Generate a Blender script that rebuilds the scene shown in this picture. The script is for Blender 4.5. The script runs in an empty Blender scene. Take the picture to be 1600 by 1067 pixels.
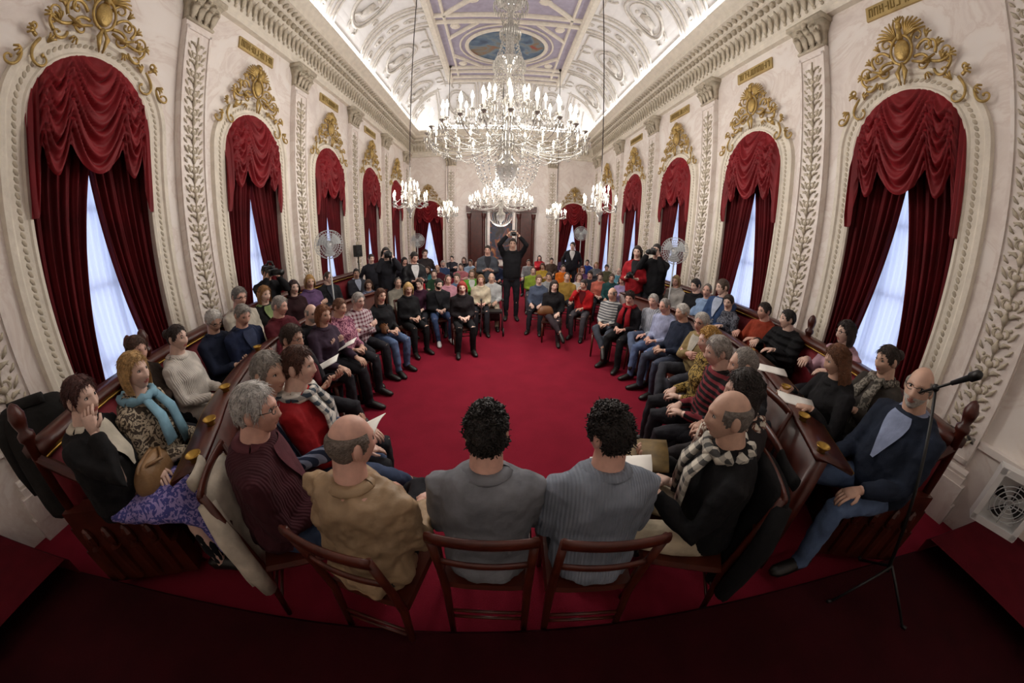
import bpy,bmesh,math,random
from mathutils import Vector as V, Matrix as M, noise
random.seed(7)
sin,cos,pi=math.sin,math.cos,math.pi
SC=bpy.context.scene; C=SC.collection
SC.view_settings.view_transform='Standard'
W=4.1; Y0=-3.0; Y1=14.4; HC=1.95; ZC=6.5
WY=[2.03+2.543*i for i in range(5)]
PY=[2.03+2.543*(i-.5) for i in range(6)]
# ---------------- camera (stereographic fisheye)
PITCH,YAW,ROLL,F=.344,.052,.024,483.
CP=V((-.136,0,HC))
F0=V((sin(YAW)*cos(PITCH),cos(YAW)*cos(PITCH),-sin(PITCH)))
R0=V((cos(YAW),-sin(YAW),0)); U0=R0.cross(F0)
CR=R0*cos(ROLL)+U0*sin(ROLL); CU=-R0*sin(ROLL)+U0*cos(ROLL)
def ray(px,py):
    dx,up=px-800,533.5-py; r=math.hypot(dx,up)+1e-9; t=2*math.atan(r/(2*F))
    return CR*(sin(t)*dx/r)+CU*(sin(t)*up/r)+F0*cos(t)
def at(px,py,z):
    d=ray(px,py); return CP+d*((z-HC)/d.z)
def atD(px,py,D):
    d=ray(px,py); return CP+d*(D/math.hypot(d.x,d.y))
cd=bpy.data.cameras.new('camera'); co=bpy.data.objects.new('camera',cd); C.objects.link(co); SC.camera=co
co.matrix_world=M(((CR.x,CU.x,-F0.x,CP.x),(CR.y,CU.y,-F0.y,CP.y),(CR.z,CU.z,-F0.z,CP.z),(0,0,0,1)))
cd.type='PANO'; cd.sensor_width=36; cd.sensor_height=36*1067/1600; cd.clip_start=.01
import numpy as np
fm=F*36/1600
rr=np.linspace(.05,22.5,200); A=np.stack([rr,rr**2,rr**3,rr**4],1); k=np.linalg.lstsq(A,2*np.arctan(rr/(2*fm)),rcond=None)[0]
cc=cd.cycles if hasattr(cd,'cycles') and hasattr(cd.cycles,'panorama_type') else cd
cc.panorama_type='FISHEYE_LENS_POLYNOMIAL'; cc.fisheye_fov=3.9
cc.fisheye_polynomial_k0=0
for i in range(4): setattr(cc,'fisheye_polynomial_k%d'%(i+1),-float(k[i]))
# ---------------- helpers
def hx(h):
    f=lambda c:(c/12.92 if c<=.04045 else ((c+.055)/1.055)**2.4)
    return tuple(f(int(h[i:i+2],16)/255) for i in (0,2,4))+(1,)
def tag(o,label=None,cat=None,group=None,kind=None):
    if label:o['label']=label
    if cat:o['category']=cat
    if group:o['group']=group
    if kind:o['kind']=kind
    return o
def empty(name,loc=(0,0,0),rz=0,label=None,cat=None,group=None):
    o=bpy.data.objects.new(name,None); C.objects.link(o); o.location=loc; o.rotation_euler=(0,0,rz); o.empty_display_size=.1
    return tag(o,label,cat,group)
def copy_tree(o,parent=None):
    c=o.copy(); C.objects.link(c)
    if parent: c.parent=parent
    for ch in o.children: copy_tree(ch,c)
    return c
class MB:
    def __init__(s): s.v=[];s.f=[];s.m=[]
    def add(s,vs,fs,mat=0):
        b=len(s.v); s.v+=[tuple(v) for v in vs]; s.f+=[tuple(i+b for i in f) for f in fs]; s.m+=[mat]*len(fs)
    def loft(s,R,mat=0,cap=True,loop=False,ring=True):
        n=len(R[0]); fs=[]; m=len(R)
        for i in range(m if loop else m-1):
            a=i*n;b=((i+1)%m)*n
            for j in range(n if ring else n-1):
                q=(j+1)%n; fs.append((a+j,a+q,b+q,b+j))
        if cap and ring and not loop: fs+=[tuple(range(n))[::-1],tuple(range((m-1)*n,m*n))]
        s.add([p for r in R for p in r],fs,mat)
    def tube(s,P,rad,n=8,mat=0,cap=True,x=None):
        P=[V(p) for p in P]; R=[]; X=V(x) if x is not None else None
        for i,p in enumerate(P):
            t=(P[min(i+1,len(P)-1)]-P[max(i-1,0)])
            t=t.normalized() if t.length>1e-9 else V((0,0,1))
            if X is None: X=t.orthogonal()
            X=(X-t*X.dot(t)); X=X.normalized() if X.length>1e-6 else t.orthogonal().normalized()
            Y=t.cross(X); r=rad[i] if isinstance(rad,(list,tuple)) else rad
            a,b=r if isinstance(r,(tuple,list)) else (r,r)
            R.append([p+X*(a*cos(2*pi*j/n))+Y*(b*sin(2*pi*j/n)) for j in range(n)])
        s.loft(R,mat,cap)
    def box(s,c,d,mat=0,rz=0):
        x,y,z=d[0]/2,d[1]/2,d[2]/2; R=M.Rotation(rz,3,'Z')
        vs=[V(c)+R@V((sx*x,sy*y,sz*z)) for sx,sy,sz in ((-1,-1,-1),(1,-1,-1),(1,1,-1),(-1,1,-1),(-1,-1,1),(1,-1,1),(1,1,1),(-1,1,1))]
        s.add(vs,[(3,2,1,0),(4,5,6,7),(0,1,5,4),(1,2,6,5),(2,3,7,6),(3,0,4,7)],mat)
    def lathe(s,prof,n=16,o=(0,0,0),mat=0):
        s.loft([[(o[0]+r*cos(2*pi*j/n),o[1]+r*sin(2*pi*j/n),o[2]+z) for j in range(n)] for r,z in prof],mat)
    def ell(s,c,r,n=10,m=7,mat=0,T=None):
        R=[]
        for i in range(m):
            ph=-pi/2+pi*(i+.12)/(m-.76)
            ring=[V((r[0]*cos(ph)*cos(2*pi*j/n),r[1]*cos(ph)*sin(2*pi*j/n),r[2]*sin(ph))) for j in range(n)]
            R.append([V(c)+(T@p if T else p) for p in ring])
        s.loft(R,mat)
    def octa(s,c,a,h,mat=0):
        x,y,z=c
        s.add([(x+a,y,z),(x,y+a,z),(x-a,y,z),(x,y-a,z),(x,y,z+h*.6),(x,y,z-h)],[(0,1,4),(1,2,4),(2,3,4),(3,0,4),(1,0,5),(2,1,5),(3,2,5),(0,3,5)],mat)
    def grid(s,fn,nu,nv,mat=0):
        s.loft([[fn(i/nu,j/nv) for i in range(nu+1)] for j in range(nv+1)],mat,False,False,False)
    def scroll(s,u,z,a,L,k0,k1,r0,r1,out=.03,n=14,sd=6,mat=0,blob=True,mp=None,mir=True):
        for sg in ((1,-1) if mir else (1,)):
            P=[];x,y=u,z
            for i in range(n+1):
                t=i/n; P.append((sg*x,out*(.6+.4*sin(pi*t)),y)); an=a+k0*t+k1*t*t
                x+=cos(an)*L/n; y+=sin(an)*L/n
            if mp: P=[mp(*p) for p in P]
            s.tube(P,[r0+(r1-r0)*i/n for i in range(n+1)],sd,mat)
            if blob: s.ell(P[-1],(r0*.9,)*3,6,5,mat)
    def leaf(s,P,w,th=.012,mat=0,x=None):
        n=len(P)-1; s.tube(P,[(max(.004,w*sin(pi*(.12+.86*i/n))),th) for i in range(n+1)],6,mat,True,x)
    def build(s,name,mats,parent=None,smooth=True,kind=None):
        me=bpy.data.meshes.new(name); me.from_pydata(s.v,[],s.f)
        for m in (mats if isinstance(mats,(list,tuple)) else [mats]): me.materials.append(m)
        me.polygons.foreach_set('material_index',s.m)
        if smooth: me.polygons.foreach_set('use_smooth',[True]*len(s.f))
        me.update(); o=bpy.data.objects.new(name,me); C.objects.link(o)
        if parent:o.parent=parent
        if kind:o['kind']=kind
        return o
def bez(P,n):
    P=[V(p) for p in P]; out=[]
    for i in range(n+1):
        t=i/n; Q=P[:]
        while len(Q)>1: Q=[Q[j]*(1-t)+Q[j+1]*t for j in range(len(Q)-1)]
        out.append(Q[0])
    return out
def crom(P,n=6):
    P=[V(p) for p in P]; Q=[P[0]*2-P[1]]+P+[P[-1]*2-P[-2]]; o=[]
    for i in range(1,len(Q)-2):
        for k in range(n):
            t=k/n;a,b,c,d=Q[i-1],Q[i],Q[i+1],Q[i+2]
            o.append(.5*((2*b)+(c-a)*t+(2*a-5*b+4*c-d)*t*t+(3*b-a-3*c+d)*t**3))
    return o+[P[-1]]
# ---------------- materials
def ND(nt,t,**kw):
    n=nt.nodes.new(t)
    for k_,v in kw.items():
        if k_ in n.inputs: n.inputs[k_].default_value=v
        else: setattr(n,k_,v)
    return n
MC={}
def base(name,col,rough=.6,metal=0,bump=None,var=.12,vs=6,emit=0,spec=.5,sheen=None):
    key=(name,)
    if key in MC:return MC[key]
    m=bpy.data.materials.new(name); m.use_nodes=True; nt=m.node_tree; b=nt.nodes['Principled BSDF']
    c=hx(col); b.inputs['Roughness'].default_value=rough; b.inputs['Metallic'].default_value=metal; b.inputs['Specular IOR Level'].default_value=spec
    if sheen: b.inputs['Sheen Weight'].default_value=.6; b.inputs['Sheen Roughness'].default_value=.35; b.inputs['Sheen Tint'].default_value=hx(sheen)
    tc=ND(nt,'ShaderNodeTexCoord'); no=ND(nt,'ShaderNodeTexNoise',Scale=vs,Detail=4); nt.links.new(tc.outputs['Object'],no.inputs['Vector'])
    rp=ND(nt,'ShaderNodeValToRGB'); nt.links.new(no.outputs['Fac'],rp.inputs['Fac'])
    rp.color_ramp.elements[0].position=.3; rp.color_ramp.elements[1].position=.7
    rp.color_ramp.elements[0].color=tuple(v*(1-var) for v in c[:3])+(1,); rp.color_ramp.elements[1].color=tuple(min(1,v*(1+var)) for v in c[:3])+(1,)
    nt.links.new(rp.outputs['Color'],b.inputs['Base Color'])
    if bump:
        n2=ND(nt,'ShaderNodeTexNoise',Scale=bump[0],Detail=3); nt.links.new(tc.outputs['Object'],n2.inputs['Vector'])
        bp=ND(nt,'ShaderNodeBump',Strength=bump[1],Distance=.02); nt.links.new(n2.outputs['Fac'],bp.inputs['Height']); nt.links.new(bp.outputs['Normal'],b.inputs['Normal'])
    if emit:
        b.inputs['Emission Color'].default_value=c; b.inputs['Emission Strength'].default_value=emit; m.cycles.emission_sampling='NONE'
    MC[key]=m; return m
def fabric(col,pat='plain',col2='ffffff',rough=.85):
    key=(col,pat,col2,rough)
    if key in MC:return MC[key]
    m=bpy.data.materials.new('fabric_'+pat); m.use_nodes=True; nt=m.node_tree; b=nt.nodes['Principled BSDF']; L=nt.links.new
    b.inputs['Roughness'].default_value=rough; b.inputs['Specular IOR Level'].default_value=.25
    tc=ND(nt,'ShaderNodeTexCoord'); c1,c2=hx(col),hx(col2); O=tc.outputs['Object']
    no=ND(nt,'ShaderNodeTexNoise',Scale=9,Detail=4); L(O,no.inputs['Vector'])
    mixv=ND(nt,'ShaderNodeMixRGB',blend_type='MULTIPLY'); mixv.inputs['Fac'].default_value=1
    rp=ND(nt,'ShaderNodeValToRGB'); rp.color_ramp.elements[0].color=(.72,.72,.72,1); rp.color_ramp.elements[1].color=(1.1,1.1,1.1,1); rp.color_ramp.elements[0].position=.3;rp.color_ramp.elements[1].position=.65
    L(no.outputs['Fac'],rp.inputs['Fac']); L(rp.outputs['Color'],mixv.inputs['Color2'])
    def wave(d,s):
        w=ND(nt,'ShaderNodeTexWave',bands_direction=d,Scale=s,Distortion=.4); L(O,w.inputs['Vector']); return w.outputs['Fac']
    def gt(o,t):
        g=ND(nt,'ShaderNodeMath',operation='GREATER_THAN'); L(o,g.inputs[0]); g.inputs[1].default_value=t; return g.outputs[0]
    fac=None; hgt=no.outputs['Fac']
    if pat=='stripe': fac=gt(wave('Z',7),.6)
    elif pat=='vstripe': fac=gt(wave('X',10),.62)
    elif pat=='plaid':
        a=ND(nt,'ShaderNodeMath',operation='MULTIPLY_ADD'); L(gt(wave('X',6),.6),a.inputs[0]); a.inputs[1].default_value=.5
        h=ND(nt,'ShaderNodeMath',operation='MULTIPLY'); L(gt(wave('Z',6),.6),h.inputs[0]); h.inputs[1].default_value=.5; L(h.outputs[0],a.inputs[2]); fac=a.outputs[0]
    elif pat=='print':
        n3=ND(nt,'ShaderNodeTexNoise',Scale=26,Detail=2,Distortion=2.); L(O,n3.inputs['Vector']); fac=gt(n3.outputs['Fac'],.5)
    elif pat=='rib': hgt=wave('X',24)
    elif pat=='puffer': hgt=wave('Z',4)
    if fac is not None:
        mx=ND(nt,'ShaderNodeMixRGB'); mx.inputs['Color1'].default_value=c1; mx.inputs['Color2'].default_value=c2; L(fac,mx.inputs['Fac']); L(mx.outputs['Color'],mixv.inputs['Color1'])
    else: mixv.inputs['Color1'].default_value=c1
    L(mixv.outputs['Color'],b.inputs['Base Color'])
    bp=ND(nt,'ShaderNodeBump',Strength=.9 if pat=='puffer' else .5,Distance=.03 if pat!='rib' else .005); L(hgt,bp.inputs['Height']); L(bp.outputs['Normal'],b.inputs['Normal'])
    MC[key]=m; return m
def marble():
    m=bpy.data.materials.new('marble'); m.use_nodes=True; nt=m.node_tree; b=nt.nodes['Principled BSDF']; L=nt.links.new
    tc=ND(nt,'ShaderNodeTexCoord'); n1=ND(nt,'ShaderNodeTexNoise',Scale=1.1,Detail=9,Roughness=.6,Distortion=1.6); L(tc.outputs['Object'],n1.inputs['Vector'])
    rp=ND(nt,'ShaderNodeValToRGB'); e=rp.color_ramp.elements; e[0].position=.34;e[0].color=hx('dcd0c9'); e[1].position=.62; e[1].color=hx('eee7e1')
    x=e.new(.46); x.color=hx('eae1da'); x=e.new(.5); x.color=hx('e0d4cc'); x=e.new(.54); x.color=hx('ece4dd')
    L(n1.outputs['Fac'],rp.inputs['Fac']); L(rp.outputs['Color'],b.inputs['Base Color']); b.inputs['Roughness'].default_value=.35; return m
m_marble=marble()
m_stucco=base('stucco','e0d8c9',.7,bump=(30,.25),var=.08,vs=9)
m_relief=base('relief','bbb09c',.7,bump=(40,.3),var=.18,vs=14)
m_cove=base('cove_plaster','e4e1de',.75,var=.04)
m_coverel=base('cove_relief','cfc8be',.75,var=.14,vs=12)
m_lilac=base('lilac_plaster','aaa3b4',.75,var=.1)
m_gold=base('gilding','b89c60',.45,.55,bump=(50,.35),var=.28,vs=12)
m_velvet=base('red_velvet','7a0b16',.62,var=.2,vs=3,bump=(25,.12),spec=.4,sheen='c03848')
m_velvet2=base('maroon_velvet','560810',.75,var=.25,vs=3,bump=(25,.15),spec=.25,sheen='903040')
m_carpet=base('red_carpet','801a2d',.95,var=.1,vs=3,bump=(160,.35),spec=.12)
m_carpet2=base('dark_red_carpet_dimmed','2e070d',.95,var=.2,vs=4,bump=(160,.35),spec=.1)  # dais carpet: dark red, deepened further to paint in vignette and dim foreground
m_wood=base('mahogany','45190f',.36,var=.35,vs=9)
m_chair=base('chair_mahogany','4c1e12',.34,var=.3,vs=12)
m_uphol=base('red_upholstery','740a1a',.7,var=.15,bump=(30,.15))
m_brass=base('brass','b08d45',.3,.9,var=.15)
m_black=base('black_plastic','141414',.45)
m_white=base('white_plastic','e4e4e2',.5,var=.03)
m_greyp=base('grey_plastic','b9bcbd',.5,var=.05)
m_steel=base('steel','8d8f92',.3,.9)
m_paper=base('paper','eeece6',.8,var=.03)
m_crystal=base('crystal','bdbab4',.05,.4,var=.3,vs=70,spec=.9)
m_bulb=base('bulb_glow','fff1d8',.4,emit=9)
m_candle=base('candle_sleeve','f1ede2',.5,emit=.6)
m_rod=base('chain_iron','2c2220',.5,.4)
m_eye=base('eye_white','d8d0ca',.3,var=.02)
m_iris=base('iris','1c110c',.25,var=.1)
def sheer():
    m=bpy.data.materials.new('sheer'); m.use_nodes=True; nt=m.node_tree; nt.nodes.remove(nt.nodes['Principled BSDF']); L=nt.links.new
    d=ND(nt,'ShaderNodeBsdfDiffuse',Color=hx('dde0ee')); t=ND(nt,'ShaderNodeBsdfTranslucent',Color=hx('dfe3f6')); mx=ND(nt,'ShaderNodeMixShader'); mx.inputs[0].default_value=.6
    L(d.outputs[0],mx.inputs[1]); L(t.outputs[0],mx.inputs[2]); L(mx.outputs[0],nt.nodes['Material Output'].inputs['Surface']); return m
m_sheer=sheer()
ORD=['first','second','third','fourth','fifth','sixth']
# ---------------- room shell
WR=.66; ZS=3.41; ZSILL=.2
def arch(r,zs,z0,n=24,rz=None):
    rz=rz or r
    return [(-r,z0)]+[(-r*cos(pi*i/n),zs+rz*sin(pi*i/n)) for i in range(n+1)]+[(r,z0)]
def wall(name,p0,p1,inn,cs,zs,rz,zt):
    d=(V(p1)-V(p0)); Ln=d.length; d.normalize(); mb=MB()
    def q(u,z,o=0): return (p0[0]+d.x*u-inn[0]*o,p0[1]+d.y*u-inn[1]*o,z)
    def rect(a,b,z0,z1): mb.add([q(a,z0),q(b,z0),q(b,z1),q(a,z1)],[(0,1,2,3)])
    e=0
    for c in cs:
        rect(e,c-WR,0,zt); rect(c-WR,c+WR,0,ZSILL); A=arch(WR,zs,ZSILL,24,rz)
        for (u0,z0),(u1,z1) in zip(A[1:-2],A[2:-1]): mb.add([q(c+u0,z0),q(c+u1,z1),q(c+u1,zt),q(c+u0,zt)],[(0,1,2,3)])
        mb.loft([[q(c+u,z) for u,z in A],[q(c+u,z,.3) for u,z in A]],0,False,False,True)
        e=c+WR
    rect(e,Ln,0,zt)
    return mb.build(name,m_marble,None,False,'structure')
wall('wall_left',(-W,Y0),(-W,Y1),(1,0),[y-Y0 for y in WY],ZS,.66,ZC)
wall('wall_right',(W,Y0),(W,Y1),(-1,0),[y-Y0 for y in WY],ZS,.66,ZC)
FX=3.28
wall('wall_back',(-W,Y1),(W,Y1),(0,-1),[W-FX,W+FX],ZS*.85,.56,ZC)
mb=MB(); mb.add([(-W,Y0,0),(W,Y0,0),(W,Y0,ZC),(-W,Y0,ZC)],[(0,1,2,3)]); mb.build('wall_front',m_marble,None,False,'structure')
mb=MB(); mb.add([(-W,Y0,0),(W,Y0,0),(W,Y1,0),(-W,Y1,0)],[(0,1,2,3)]); mb.build('floor',m_carpet,None,False,'structure')
def slab(name,edge,yb,z0,z1,m):
    mb=MB()
    mb.loft([[(x,yb,z0) for x,y in edge],[(x,yb,z1) for x,y in edge],[(x,y-.02,z1) for x,y in edge],[(x,y,z1-.025) for x,y in edge],[(x,y,z0) for x,y in edge]],0,False,False,False)
    mb.build(name,m,None,False,'structure')
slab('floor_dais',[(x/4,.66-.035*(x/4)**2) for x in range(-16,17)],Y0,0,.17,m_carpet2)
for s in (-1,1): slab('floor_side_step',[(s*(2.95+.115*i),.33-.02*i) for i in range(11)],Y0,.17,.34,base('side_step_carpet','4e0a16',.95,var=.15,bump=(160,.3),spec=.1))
def inset(d,z): return [(-W+d,Y0+d,z),(W-d,Y0+d,z),(W-d,Y1-d,z),(-W+d,Y1-d,z)]
mb=MB(); K=14
CV=[(.35+1.7*(1-cos(k_/K*pi/2)),ZC+1.5*sin(k_/K*pi/2)) for k_ in range(K+1)]
mb.loft([inset(0,ZC)]+[inset(*c) for c in CV],0,False)
mb.add(inset(*CV[-1]),[(0,1,2,3)],1)
mb.build('ceiling',[m_cove,m_lilac],None,False,'structure')
# cornice
mb=MB()
prof=[(0,5.42),(.1,5.42),(.1,5.52),(.13,5.55),(.13,5.62),(.06,5.66),(.06,5.98),(.12,6.02),(.12,6.1),(.2,6.14),(.2,6.2),(.34,6.24),(.34,6.34),(.4,6.38),(.48,6.46),(.48,6.5),(.3,6.5)]
mb.loft([inset(*p) for p in prof],0,False)
cornice=mb.build('trim_1',m_stucco,None,False,'structure')
mb=MB(); y=Y0+.2
while y<Y1-.2:
    for s in (-1,1):
        mb.box((s*(W-.15),y,6.06),(.08,.07,.075))
        x=s*(W-.07)
        mb.leaf([(x,y+.0,5.68),(x-s*.03,y,5.78),(x-s*.03,y,5.88),(x-s*.07,y,5.95)],.055,.016,0,(0,1,0))
        mb.ell((s*(W-.14),y+.07,5.585),(.018,.03,.03),6,4)
        mb.leaf([(s*(W-.2),y,6.17),(s*(W-.26),y,6.2),(s*(W-.31),y,6.22)],.05,.014,0,(0,1,0))
    y+=.14
x=-W+.2
while x<W-.2:
    mb.box((x,Y1-.15,6.06),(.07,.08,.075)); mb.leaf([(x,Y1-.07,5.68),(x,Y1-.1,5.8),(x,Y1-.13,5.95)],.055,.016,0,(1,0,0)); x+=.14
mb.build('cornice_ornament',m_relief,cornice)
# flat ceiling mouldings
ZF=8.0
def bar(mb,a,b,w=.13,h=.09):
    a,b=V(a),V(b); d=(b-a).normalized(); nrm=V((-d.y,d.x,0))
    pr=[(-w/2,0),(-w/2,-h*.5),(-w/4,-h),(w/4,-h),(w/2,-h*.5),(w/2,0)]
    mb.loft([[p+nrm*u+V((0,0,z)) for u,z in pr] for p in (a,b)],0)
mb=MB(); fx=W-2.05; fy=Y1-2.05
for s in (-1,1):
    bar(mb,(s*fx,Y0,ZF),(s*fx,fy,ZF),.22,.14); bar(mb,(s*(fx-.35),Y0,ZF),(s*(fx-.35),fy-.3,ZF),.08,.06)
for y in (fy,fy-.32,11.6,11.3,8.6,8.3,5.2,4.9,1.5): bar(mb,(-fx,y,ZF),(fx,y,ZF),.12)
for (a,b) in ((5.2,8.3),(1.5,4.9)):
    cy=(a+b)/2
    for sx in (-1,1):
        for sy in (-1,1):
            bar(mb,(sx*(fx-.35),cy+sy*(b-a)/2,ZF),(sx*.55,cy+sy*.6,ZF)); bar(mb,(sx*.55,cy+sy*.6,ZF),(0,cy+sy*.75,ZF))
        bar(mb,(sx*.55,cy-.6,ZF),(sx*.55,cy+.6,ZF))
    for i in range(3):
        for sg in (-1,1): mb.ell((sg*.9*(i-1),cy+sg*.95,ZF-.02),(.18,.12,.05),8,5)
OY=9.95
def ovl(rx,ry,t,z): return (rx*cos(t),OY+ry*sin(t),z)
mb.tube([ovl(1.22,.98,2*pi*i/40,ZF-.03) for i in range(41)],.06,6,0,False)
mb.tube([ovl(1.42,1.18,2*pi*i/40,ZF-.02) for i in range(41)],.03,6,0,False)
for sx in (-1,1):
    for sy in (-1,1): bar(mb,(sx*(fx-.35),OY+sy*.5,ZF),(sx*.8,OY+sy*1.3,ZF),.09); mb.ell((sx*1.45,OY+sy*1.1,ZF-.02),(.15,.15,.05),8,5)
mb.build('trim_2',m_stucco,None,False,'structure')
def paintmat(name,cols,sc):
    m=bpy.data.materials.new(name); m.use_nodes=True; nt=m.node_tree; b=nt.nodes['Principled BSDF']; L=nt.links.new
    tc=ND(nt,'ShaderNodeTexCoord'); n=ND(nt,'ShaderNodeTexNoise',Scale=sc,Detail=5,Distortion=.8); L(tc.outputs['Object'],n.inputs['Vector'])
    rp=ND(nt,'ShaderNodeValToRGB'); e=rp.color_ramp.elements; e[0].position=.3;e[1].position=.7; e[0].color=hx(cols[0]); e[1].color=hx(cols[-1])
    for i,c in enumerate(cols[1:-1]): x=e.new(.3+.4*(i+1)/(len(cols)-1)); x.color=hx(c)
    L(n.outputs['Fac'],rp.inputs['Fac']); L(rp.outputs['Color'],b.inputs['Base Color']); b.inputs['Roughness'].default_value=.5; return m
mb=MB(); mb.lathe([(.01,-.01),(1,-.012)],40)
o=mb.build('ceiling_painting',paintmat('ceiling_painting',['2c3a52','48607a','6a7c88','7a6a52','903828'],2.2),None,False); o.location=(0,OY,ZF-.01); o.scale=(1.2,.96,1)
tag(o,'oval blue sky painting set in the flat ceiling','painting')
def cvp(u,o,s):
    t=s*pi/2; n=V((1.5*cos(t),0,-1.7*sin(t))).normalized()
    return V((-W+.35+1.7*(1-cos(t)),u,ZC+1.5*sin(t)))+n*o
def cove_unit():
    mb=MB()
    mb.tube([cvp(.42*cos(2*pi*i/24),.03,.5+.24*sin(2*pi*i/24)) for i in range(25)],.035,6,0,False)
    mb.tube([cvp(.34*cos(2*pi*i/24),.02,.5+.19*sin(2*pi*i/24)) for i in range(25)],.018,6,0,False)
    for P in ([(-.75,.1),(.75,.1),(.75,.9),(-.75,.9),(-.75,.1)],[(-.86,.04),(.86,.04),(.86,.96),(-.86,.96),(-.86,.04)]):
        for a,b in zip(P,P[1:]): mb.tube([cvp(a[0]+(b[0]-a[0])*i/8,.015,a[1]+(b[1]-a[1])*i/8) for i in range(9)],.028,6)
    mb.tube([cvp(-.02,.05,.38),cvp(.03,.07,.48),cvp(0,.06,.56)],[.07,.09,.05],8); mb.ell(cvp(.01,.07,.61),(.05,)*3,8,6)
    mb.tube([cvp(.05,.06,.54),cvp(.15,.06,.5),cvp(.2,.04,.58)],[.03,.028,.02],6); mb.tube([cvp(-.02,.05,.4),cvp(-.14,.06,.38),cvp(-.2,.04,.34)],[.045,.04,.025],6)
    mp=lambda x,o,y: cvp(x,o,y)
    for (u,z,a,L) in ((.45,.5,1.2,.5),(.5,.5,-1.2,.5),(.1,.8,.2,.5),(.1,.2,-.2,.5)): mb.scroll(u,z,a,L*.6,2,5,.03,.012,.03,12,6,0,True,mp)
    for u in (1.0,1.5): mb.tube([cvp(u,.02,i/10) for i in range(11)],.035,6)
    for s in (.12,.32,.52,.72,.9):
        mb.scroll(1.25,s,.6,.3,1,6,.028,.012,.03,10,5,0,True,mp,False); mb.scroll(1.25,s,2.5,.3,-1,-6,.028,.012,.03,10,5,0,True,mp,False)
        mb.ell(cvp(1.25,.03,s+.05),(.05,.07,.05),6,5)
    return mb
cu=cove_unit().build('trim_3',m_coverel,None,True,'structure'); cu.location=(0,WY[0],0)
n=4
for i in range(-1,5):
    for s in (-1,1):
        if i==0 and s==-1: continue
        c=cu.copy(); C.objects.link(c); c.name='trim_%d'%n; n+=1; c.location=(0,WY[0]+2.543*i,0)
        if s==1: c.rotation_euler=(0,0,pi)
for i in (-1,0,1):
    c=cu.copy(); C.objects.link(c); c.name='trim_%d'%n; n+=1; c.rotation_euler=(0,0,-pi/2); c.location=(i*1.9,Y1-W,0)
# pilasters
def pilaster():
    mb=MB(); mb.box((0,.045,2.75),(.44,.09,4.5))
    for sx in (-1,1): mb.box((sx*.195,.1,2.75),(.035,.025,4.3))
    for z in (.62,4.88): mb.box((0,.1,z),(.42,.025,.045))
    root=mb.build('trim_%d'%n,m_marble,None,False,'structure')
    mb=MB(); mb.box((0,.08,.3),(.62,.17,.24)); mb.box((0,.07,.45),(.55,.14,.08)); mb.tube([(-.27,.08,.52),(.27,.08,.52)],.04,8); mb.box((0,.06,.1),(.66,.2,.22))
    mb.build('base',m_marble,root,False)
    mb=MB(); mb.tube([(0,.09,.7),(0,.095,4.8)],.012,6)
    z=.72
    while z<4.66:
        mb.scroll(.01,z,.35,.22,1.4,5.6,.018,.008,.093,12,5); mb.scroll(.02,z+.1,-.6,.15,-.8,-4.2,.015,.008,.093,10,5); mb.scroll(.04,z+.18,1.1,.13,-1,-4,.013,.007,.093,8,5)
        mb.leaf([(0,.085,z+.12),(0,.115,z+.18),(0,.1,z+.24)],.036,.016,0,(1,0,0)); mb.ell((0,.095,z+.03),(.038,.024,.034),8,5)
        for sx in (-1,1):
            mb.leaf([(sx*.02,.085,z+.18),(sx*.06,.105,z+.22),(sx*.12,.095,z+.23)],.022,.012,0,(0,0,1)); mb.leaf([(sx*.08,.085,z+.01),(sx*.115,.105,z+.05),(sx*.145,.092,z+.1)],.02,.012,0,(1,0,0))
            mb.leaf([(sx*.1,.085,z+.14),(sx*.13,.103,z+.16),(sx*.15,.092,z+.2)],.017,.011,0,(1,0,0)); mb.ell((sx*.08,.092,z+.1),(.018,.018,.018),6,5)
        z+=.25
    mb.build('relief',m_relief,root)
    mb=MB(); mb.loft([[(x*w,y_,z) for x,y_ in ((-1,0),(1,0),(1,.1+d),(-1,.1+d))] for w,d,z in ((.22,0,5.0),(.22,.0,5.06),(.23,.02,5.2),(.3,.1,5.34))])
    mb.box((0,.1,5.38),(.64,.26,.07)); mb.tube([(-.23,.1,4.99),(.23,.1,4.99)],.025,6)
    for row,(z0,h,us) in enumerate(((5.0,.17,(-.17,-.057,.057,.17)),(5.06,.22,(-.11,0,.11)))):
        for u in us: mb.leaf([(u,.11,z0),(u,.15,z0+h*.5),(u,.17,z0+h*.85),(u,.23,z0+h),(u,.25,z0+h*.85)],.06,.018,0,(1,0,0))
    mb.scroll(.1,5.2,.9,.28,-1,-7,.025,.014,.19,12,6); mb.ell((0,.22,5.33),(.05,.03,.05),8,5)
    mb.build('capital',m_relief,root); return root
pil=pilaster(); first=True
def place_wall(o,side,u,z=0):
    if side=='L': o.location=(-W,u,z); o.rotation_euler=(0,0,-pi/2)
    elif side=='R': o.location=(W,u,z); o.rotation_euler=(0,0,pi/2)
    else: o.location=(u,Y1,z); o.rotation_euler=(0,0,pi)
for side in 'LR':
    for y in PY:
        p=pil if first else copy_tree(pil); first=False; p.name='trim_%d'%n; n+=1; place_wall(p,side,y)
for u in (-2.25,2.25): p=copy_tree(pil); p.name='trim_%d'%n; n+=1; place_wall(p,'F',u)
for s,nm in ((-1,'left'),(1,'right')):
    mb=MB(); e=Y0
    for y in WY+[Y1+1]: a=min(y-1.0,Y1); mb.box((s*(W-.03),(e+a)/2,.4),(.06,a-e,.8)); mb.box((s*(W-.045),(e+a)/2,.82),(.09,a-e,.06)); e=y+1.0
    mb.build('baseboard_'+nm,m_marble,None,False,'structure')
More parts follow.
